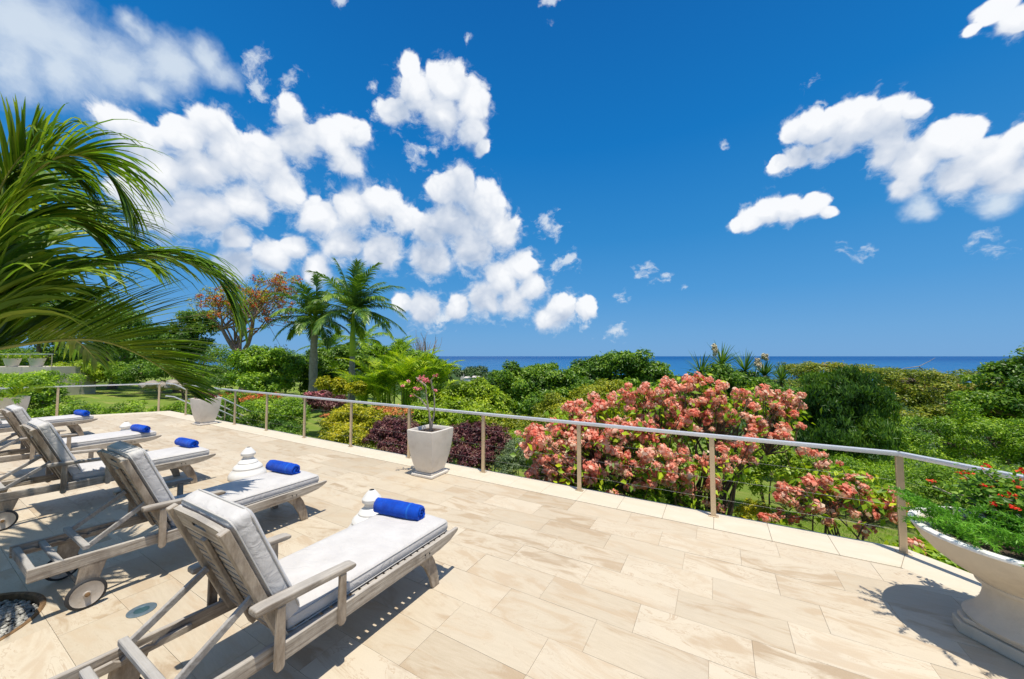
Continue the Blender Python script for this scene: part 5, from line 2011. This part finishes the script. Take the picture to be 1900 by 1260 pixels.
PINK = []
for i in range(3):
    me = rosette(450 + i, 16, 0.055)
    me.materials.clear()
    me.materials.append(PETAL['pink'])
    PINK.append(me)
desert_rose()

rg = np.random.default_rng(265)
sc2 = thing('succulent', 'low reddish succulent in the planter by the stair gap', 'plant', (-11.86, 4.36, 0.64))
P = rg.normal(size=(420, 3)) * [0.10, 0.10, 0.05] + [0, 0, 0.10]
V, Fc = leaves(rg, P, unit(rg.normal(size=(420, 3)) + [0, 0, 0.6]), 0.08, 0.03)
np_mesh('foliage', V, Fc, LEAF['purple'], sc2)
mb = MB()
for k in range(12):
    mb.tube([(0, 0, 0), tuple(rg.normal(size=3) * [0.09, 0.09, 0.02] + [0, 0, 0.14])], [0.01, 0.004], 5)
mb.build('stems', M['twig'], sc2)

pl = thing('potted_palm', 'small arching palm in the planter at the left frame edge', 'plant', (-16.85, 1.85, 0.64))
rg = np.random.default_rng(266)
for k in range(11):
    a, e = 2.4 * k, rg.uniform(0.4, 1.2)
    d = Vector((math.cos(a) * math.cos(e), math.sin(a) * math.cos(e), math.sin(e)))
    p, pts = Vector((0, 0, 0)), [Vector((0, 0, 0))]
    for i in range(5):
        d = (d + Vector((0, 0, -0.22))).normalized()
        p = p + d * 0.17
        pts.append(p.copy())
    palm_frond_object(rg, pl, pts, LEAF['coconut'], 22, 0.3, 0.03, 0.4, r0=0.010)


def bowl_plants():
    rg = np.random.default_rng(271)
    bx, by = BOWL
    z0 = 0.66
    # crown-of-thorns with red flowers
    ct = thing('crown_of_thorns', 'thorny shrub with small red flowers in the bowl planter', 'plant', (bx + 0.08, by + 0.14, z0))
    mb = MB()
    tips = []
    for k in range(26):
        a, r = rg.uniform(0, 6.28), rg.uniform(0.02, 0.16)
        st = np.array([r * math.cos(a), r * math.sin(a), 0])
        e = np.array([math.cos(a) * rg.uniform(0.05, 0.32), math.sin(a) * rg.uniform(0.05, 0.32), rg.uniform(0.12, 0.28)])
        limb(mb, st, e, 0.010, 0.006, 0.12, 4, 5, rg)
        tips.append(e)
        for j in range(2):
            e2 = e + rg.normal(size=3) * [0.07, 0.07, 0.04]
            limb(mb, st * 0.4 + e * 0.6, e2, 0.007, 0.004, 0.1, 3, 5, rg)
            tips.append(e2)
    mb.build('stems', M['bark_pale'], ct, smooth=80)
    T = np.array(tips)
    k = rg.integers(len(T), size=4200)
    P = T[k] * rg.uniform(0.55, 1.02, (len(k), 1)) + rg.normal(size=(len(k), 3)) * 0.035
    P[:, 2] = np.maximum(P[:, 2], 0.01)
    V, Fc = leaves(rg, P, unit(rg.normal(size=(len(k), 3)) * 0.7 + [0, 0, 1]), 0.050, 0.026)
    np_mesh('foliage', V, Fc, LEAF['thorn'], ct)
    for i, t in enumerate(T[::2]):
        n = int(rg.integers(5, 9))
        P = t + [0, 0, 0.035] + rg.normal(size=(n * 2, 3)) * [0.011, 0.011, 0.005]
        V, Fc = leaves(rg, P, unit(rg.normal(size=(n * 2, 3)) * 0.4 + [0, 0, 1]), 0.022, 0.020, droop=0.0)
        np_mesh('flower', V, Fc, PETAL['red'], ct)
    # asparagus fern spilling over the rim
    for i, (a, n, spread, lab) in enumerate(((3.35, 34, 0.34, 'feathery fern spilling over the left rim of the bowl'), (4.9, 48, 0.40, 'feathery fern filling the near side of the bowl'))):
        cx, cy = bx + 0.30 * math.cos(a), by + 0.30 * math.sin(a)
        fr = thing('asparagus_fern', lab, 'fern', (cx, cy, z0 - 0.01), 0, 'ferns in the bowl planter')
        mb = MB()
        Ps, As = [], []
        for k in range(n):
            aa = rg.uniform(0, 6.28)
            d = np.array([math.cos(aa) * 0.8, math.sin(aa) * 0.8, rg.uniform(0.6, 1.6)])
            d = unit(d)
            p = np.array([rg.normal() * 0.05, rg.normal() * 0.05, 0])
            pts = [p]
            l = spread * rg.uniform(0.6, 1.15)
            for s in range(9):
                d = unit(d + [0, 0, -0.14])
                p = p + d * l / 9
                pts.append(p)
                for q in range(26):
                    Ps.append(p - d * rg.uniform(0, l / 9))
                    As.append(unit(rg.normal(size=3) + d * 0.5))
            mb.tube(pts, 0.0016, 4, cap=False)
        P, A = np.array(Ps), np.array(As)
        V, Fc = leaves(rg, P, unit(rg.normal(size=(len(P), 3)) + [0, 0, 0.8]), 0.030, 0.006, axis=A, jitter=0.1)
        mb.build('stems', LEAF['fern'], fr)
        np_mesh('foliage', V, Fc, LEAF['fern'], fr)


bowl_plants()


# ------------------------------------------------------------------ the near coconut palm (trunk just outside the frame)
def near_palm():
    rg = np.random.default_rng(281)
    bx, by = BED_C[0] - 0.05, BED_C[1]
    root = thing('coconut_palm', 'young coconut palm with long arching fronds at left', 'palm tree', (bx, by, -0.06))
    b0 = Vector((bx, by, -0.06))
    mb = MB()
    H = 1.75
    zs = np.linspace(0, H, 26)
    mb.tube([(0.01 * math.sin(z * 3), 0.012 * math.sin(z * 2), z) for z in zs], [0.13 * (1.25 - 0.3 * min(1, z)) * (1 + 0.05 * (i % 2)) for i, z in enumerate(zs)], 14)
    mb.build('trunk', M['bark_pale'], root, smooth=60)
    crown = Vector((0, 0, H))
    # surveyed midribs: (photo x, photo y, depth)
    ribs = [
        # low arch sweeping right
        ([(-40, 655, 2.45), (0, 646, 2.55), (100, 632, 2.75), (185, 632, 2.95), (255, 656, 3.1), (315, 694, 3.2), (362, 738, 3.25)], 78, 0.95, 0.052, 0.22, dict(vee=0.55, rise=0.32, swing=(1.0, 0.42), r0=0.020, t0=0.05, taper=0.75)),
        # middle arch with hanging tips
        ([(-60, 600, 2.35), (0, 565, 2.45), (80, 520, 2.65), (170, 494, 2.9), (260, 478, 3.1), (340, 484, 3.3), (405, 520, 3.4), (436, 575, 3.42)], 82, 0.95, 0.046, 0.85, dict(vee=0.10, rise=0.2, swing=(0.85, 0.55), r0=0.020, t0=0.06)),
        # upper arch against the sky
        ([(-50, 560, 2.3), (0, 420, 2.4), (50, 335, 2.5), (110, 290, 2.6), (170, 296, 2.7), (210, 338, 2.75), (232, 385, 2.78)], 71, 0.75, 0.041, 0.85, dict(vee=0.1, rise=0.25, swing=(0.75, 0.6), r0=0.020, t0=0.06)),
        # upright young frond
        ([(-70, 560, 2.3), (-35, 440, 2.35), (-5, 360, 2.4), (30, 300, 2.45), (70, 262, 2.5)], 51, 0.62, 0.040, 0.45, dict(vee=0.3, rise=0.3, swing=(0.85, 0.5), r0=0.017, t0=0.1)),
        # frond behind, towards the back
        ([(-60, 590, 2.4), (0, 500, 2.75), (70, 430, 3.1), (150, 415, 3.4), (215, 440, 3.6), (270, 480, 3.7)], 73, 0.95, 0.047, 0.75, dict(vee=0.2, rise=0.3, swing=(0.8, 0.5), r0=0.018, t0=0.08)),
        # fillers at the left edge
        ([(-90, 600, 2.35), (-30, 480, 2.45), (20, 415, 2.6), (80, 395, 2.75), (140, 410, 2.9), (190, 450, 3.0)], 62, 0.75, 0.041, 0.9, dict(vee=0.05, rise=0.15, swing=(0.8, 0.5), r0=0.016, t0=0.08)),
        ([(-90, 600, 2.35), (-50, 450, 2.4), (-20, 370, 2.5), (30, 310, 2.6), (90, 300, 2.75), (140, 330, 2.85)], 62, 0.72, 0.041, 0.9, dict(vee=0.05, rise=0.15, swing=(0.8, 0.5), r0=0.016, t0=0.08)),
        ([(-90, 600, 2.4), (-50, 470, 2.7), (-10, 380, 3.0), (50, 340, 3.3), (110, 350, 3.5), (150, 390, 3.6)], 62, 0.85, 0.046, 0.75, dict(vee=0.2, rise=0.25, swing=(0.8, 0.5), r0=0.017, t0=0.1)),
    ]
    # fronds that leave the frame: over the loungers' rear and towards the house
    extra = [(2.6, 0.75), (3.5, 0.55), (4.2, 0.9), (4.75, 0.5)]
    total = 0
    for pts, nl, L, W, dr, kw in ribs:
        P = [crown] + [at(u, v, Z) - b0 for u, v, Z in pts]
        C, rad, items = frond(rg, P, nl, L, W, dr, **kw)
        fo = MB().tube(C, rad, 7).build('frond', M_rib, root, smooth=80)
        mass = MB()
        for it in items:
            V, Fc = leaflet_strip(*it, seg=7)
            if total < 300 and it[3] > 0.3:
                total += 1
                MB().add(V, Fc).build('leaflet', LEAF['coconut'], fo)
            else:
                mass.add(V, Fc)
        if mass.v:
            o = mass.build('leaflet_mass', LEAF['coconut'], fo)
            tag(o, kind='stuff')
    for a, e in extra:
        d = Vector((math.cos(a) * math.cos(e), math.sin(a) * math.cos(e), math.sin(e)))
        p, P = Vector(crown), [Vector(crown)]
        for i in range(6):
            d = (d + Vector((0, 0, -0.22))).normalized()
            p = p + d * 0.36
            P.append(p.copy())
        C, rad, items = frond(rg, P, 52, 0.7, 0.042, 0.5, vee=0.2, rise=0.25)
        fo = MB().tube(C, rad, 7).build('frond', M_rib, root, smooth=80)
        mass = MB()
        for it in items:
            mass.add(*leaflet_strip(*it, seg=5))
        tag(mass.build('leaflet_mass', LEAF['coconut'], fo), kind='stuff')


M_rib = m_plain('yellow_green_midrib', (0.30, 0.29, 0.05), 0.45, var=0.25, scale=14)
near_palm()

# ------------------------------------------------------------------ upper terrace with pots, rocks, far coast
ut = thing('upper_terrace', 'distant rendered terrace wall with rail at the far left', 'terrace', tuple(at(50, 700, 27)))
b0 = at(50, 700, 27)
e1, e2 = at(-60, 690, 27) - b0, at(94, 690, 27) - b0
tv = (e2 - e1).normalized()
dv = Vector((-tv.y, tv.x, 0)) * (1 if Vector((-tv.y, tv.x, 0)).dot(_F) > 0 else -1)
zt = (at(50, 681, 27) - b0).z
mb = MB()
q = [e1, e2, e2 + dv * 3, e1 + dv * 3]
mb.prism_z([(p.x, p.y) for p in (q if area([(p.x, p.y) for p in q]) > 0 else q[::-1])], -2.2, zt)
mb.build('wall', M['wall'], ut)
mb = MB()
hz = (at(50, 657, 27) - b0).z
mb.bar(Vector((e1.x, e1.y, hz)) + dv * 0.1, Vector((e2.x, e2.y, hz)) + dv * 0.1, 0.07, 0.05)
mb.build('rail', M['steel'], ut)
for f in (0.45, 0.72, 0.985):
    p = e1.lerp(e2, f) + dv * 0.1
    MB().bar((p.x, p.y, zt + 0.002), (p.x, p.y, hz - 0.026), 0.05, 0.05, up=(1, 0, 0)).build('post', M['post'], ut)
for i, (u, lab) in enumerate(((22, 'left pale pot on the distant upper terrace'), (68, 'right pale pot on the distant upper terrace'))):
    p = at(u, 681, 27.4)
    rt = thing('garden_pot', lab, 'pot', (p.x, p.y, b0.z + zt + 0.003), 0, 'pots on the upper terrace')
    MB().lathe([(0.28, 0.0), (0.36, 0.3), (0.44, 0.60), (0.46, 0.64), (0.40, 0.64), (0.38, 0.56)], 20).build('pot_body', M['pot'], rt, smooth=50)
    P = rng.normal(size=(260, 3)) * [0.28, 0.28, 0.14] + [0, 0, 0.8]
    V, Fc = leaves(rng, P, unit(rng.normal(size=(260, 3)) + [0, 0, 0.6]), 0.16, 0.06)
    np_mesh('foliage', V, Fc, LEAF['areca'], rt)

for i, (u, v, s, wh_) in enumerate(((268, 716, 0.35, 'leftmost and smallest'), (284, 714, 0.45, 'second from the left'), (300, 717, 0.5, 'largest'), (318, 716, 0.42, 'front middle'), (334, 718, 0.45, 'second from the right'), (350, 722, 0.4, 'rightmost'), (322, 710, 0.4, 'hindmost'))):
    p = at(u, v, 26 + 0.3 * (i % 3))
    rg = np.random.default_rng(600 + i)
    v_ = iv * (1 + rg.normal(0, 0.16, (len(iv), 1))) * [s * 1.3, s, s * 0.62]
    bm = bmesh.new()
    me = bpy.data.meshes.new('boulder')
    me.from_pydata([tuple(x) for x in v_], [], [tuple(int(k) for k in f) for f in ifc])
    bm.from_mesh(me)
    bmesh.ops.subdivide_edges(bm, edges=bm.edges, cuts=1, use_grid_fill=True, smooth=0.3, fractal=0.25, seed=i)
    bm.to_mesh(me)
    bm.free()
    me.materials.append(M['boulder'] if 'boulder' in M else M.setdefault('boulder', m_plain('coral_limestone', (0.30, 0.26, 0.22), 0.9, var=0.45, scale=4, bump=0.8, bscale=9)))
    o = link('boulder', me)
    o.location = tuple(p)
    tag(o, 'pale limestone boulder beyond the lawn, ' + wh_ + ' of the row', 'rock', 'row of limestone boulders beyond the lawn')

# far wood on the slope down to the coast: one mass
rg = np.random.default_rng(611)
bl = []
for k in range(420):
    Z = float(np.exp(rg.uniform(np.log(48), np.log(900))))
    u = rg.uniform(-150, 2050)
    c = at(u, 661, Z)
    gz_ = float(ground_z(c.x, c.y))
    r = rg.uniform(2.2, 4.2) * (1 + Z / 500)
    h = rg.uniform(2.5, 5.0) * (1 + Z / 900)
    # keep the sea in view: tops stay below the sight line to the water
    top = EYE - (32 if u < 900 else 36) / FPX * Z
    cz = min(gz_ + h, top - r * 0.8)
    if cz < gz_ - 2:
        continue
    bl.append((c.x, c.y, cz, r, r, r * 0.8))
B = np.array(bl)
P, N = leaf_cloud(rg, B, 150000, 8, (0.3, 0.5), up=0.9, under=0.1)
dist = np.linalg.norm(P[:, :2], axis=1)
V, Fc = leaves(rg, P, N, 0.35 + dist / 260, 0.22 + dist / 420)
o = np_mesh('far_wood', V, Fc, LEAF['far'])
tag(o, 'wooded slope falling away to the coast', 'woodland', kind='stuff')
# headland at the left end of the sea, with white houses
rg = np.random.default_rng(612)
bl = []
for k in range(34):
    u = rg.uniform(800, 898)
    Z = rg.uniform(420, 640)
    c = at(u, rg.uniform(686, 702), Z)
    bl.append((c.x, c.y, c.z, 9, 9, 6))
P, N = leaf_cloud(rg, bl, 9000, 8, (0.3, 0.5), up=0.9)
V, Fc = leaves(rg, P, N, 2.6, 1.7)
o = np_mesh('headland_wood', V, Fc, LEAF['far'])
tag(o, 'hazy wooded headland at the left end of the sea', 'woodland', kind='stuff')
for i, (u, v, Z, w, lab) in enumerate(((868, 704, 400, 6, 'tiny white house on the headland, nearer the planter'), (884, 703, 380, 7, 'tiny white house on the headland, right one'), (858, 697, 480, 5, 'tiny white house highest on the headland'))):
    p = at(u, v, Z)
    rt = thing('white_house', lab, 'house', tuple(p), 0.3 * i, 'white houses on the headland')
    MB().box((-w / 2, -3, -6), (w / 2, 3, 1.6)).build('wall', M['white_paint'], rt)
    MB().prism_x([(-3.3, 1.61), (3.3, 1.61), (0, 3.2)], -w / 2 - 0.4, w / 2 + 0.4).build('roof', m_plain('pale_roof', (0.55, 0.50, 0.46), 0.8), rt)

# short grass on the strip of lawn seen through the railing at right
rg = np.random.default_rng(621)
n = 26000
x = rg.uniform(-1.5, 6.5, n)
y = rg.uniform(5.6, 11.5, n)
P = np.stack([x, y, ground_z(x, y) - 0.005], 1)
A = unit(rg.normal(size=(n, 3)) * 0.45 + [0, 0, 1])
N = unit(np.cross(A, rg.normal(size=(n, 3))))
V, Fc = leaves(rg, P, N, 0.06, 0.008, axis=A, droop=0.0, jitter=0.05)
o = np_mesh('grass', V, Fc, LEAF['bright'])
tag(o, 'short lawn grass below the terrace at right', 'grass', kind='stuff')
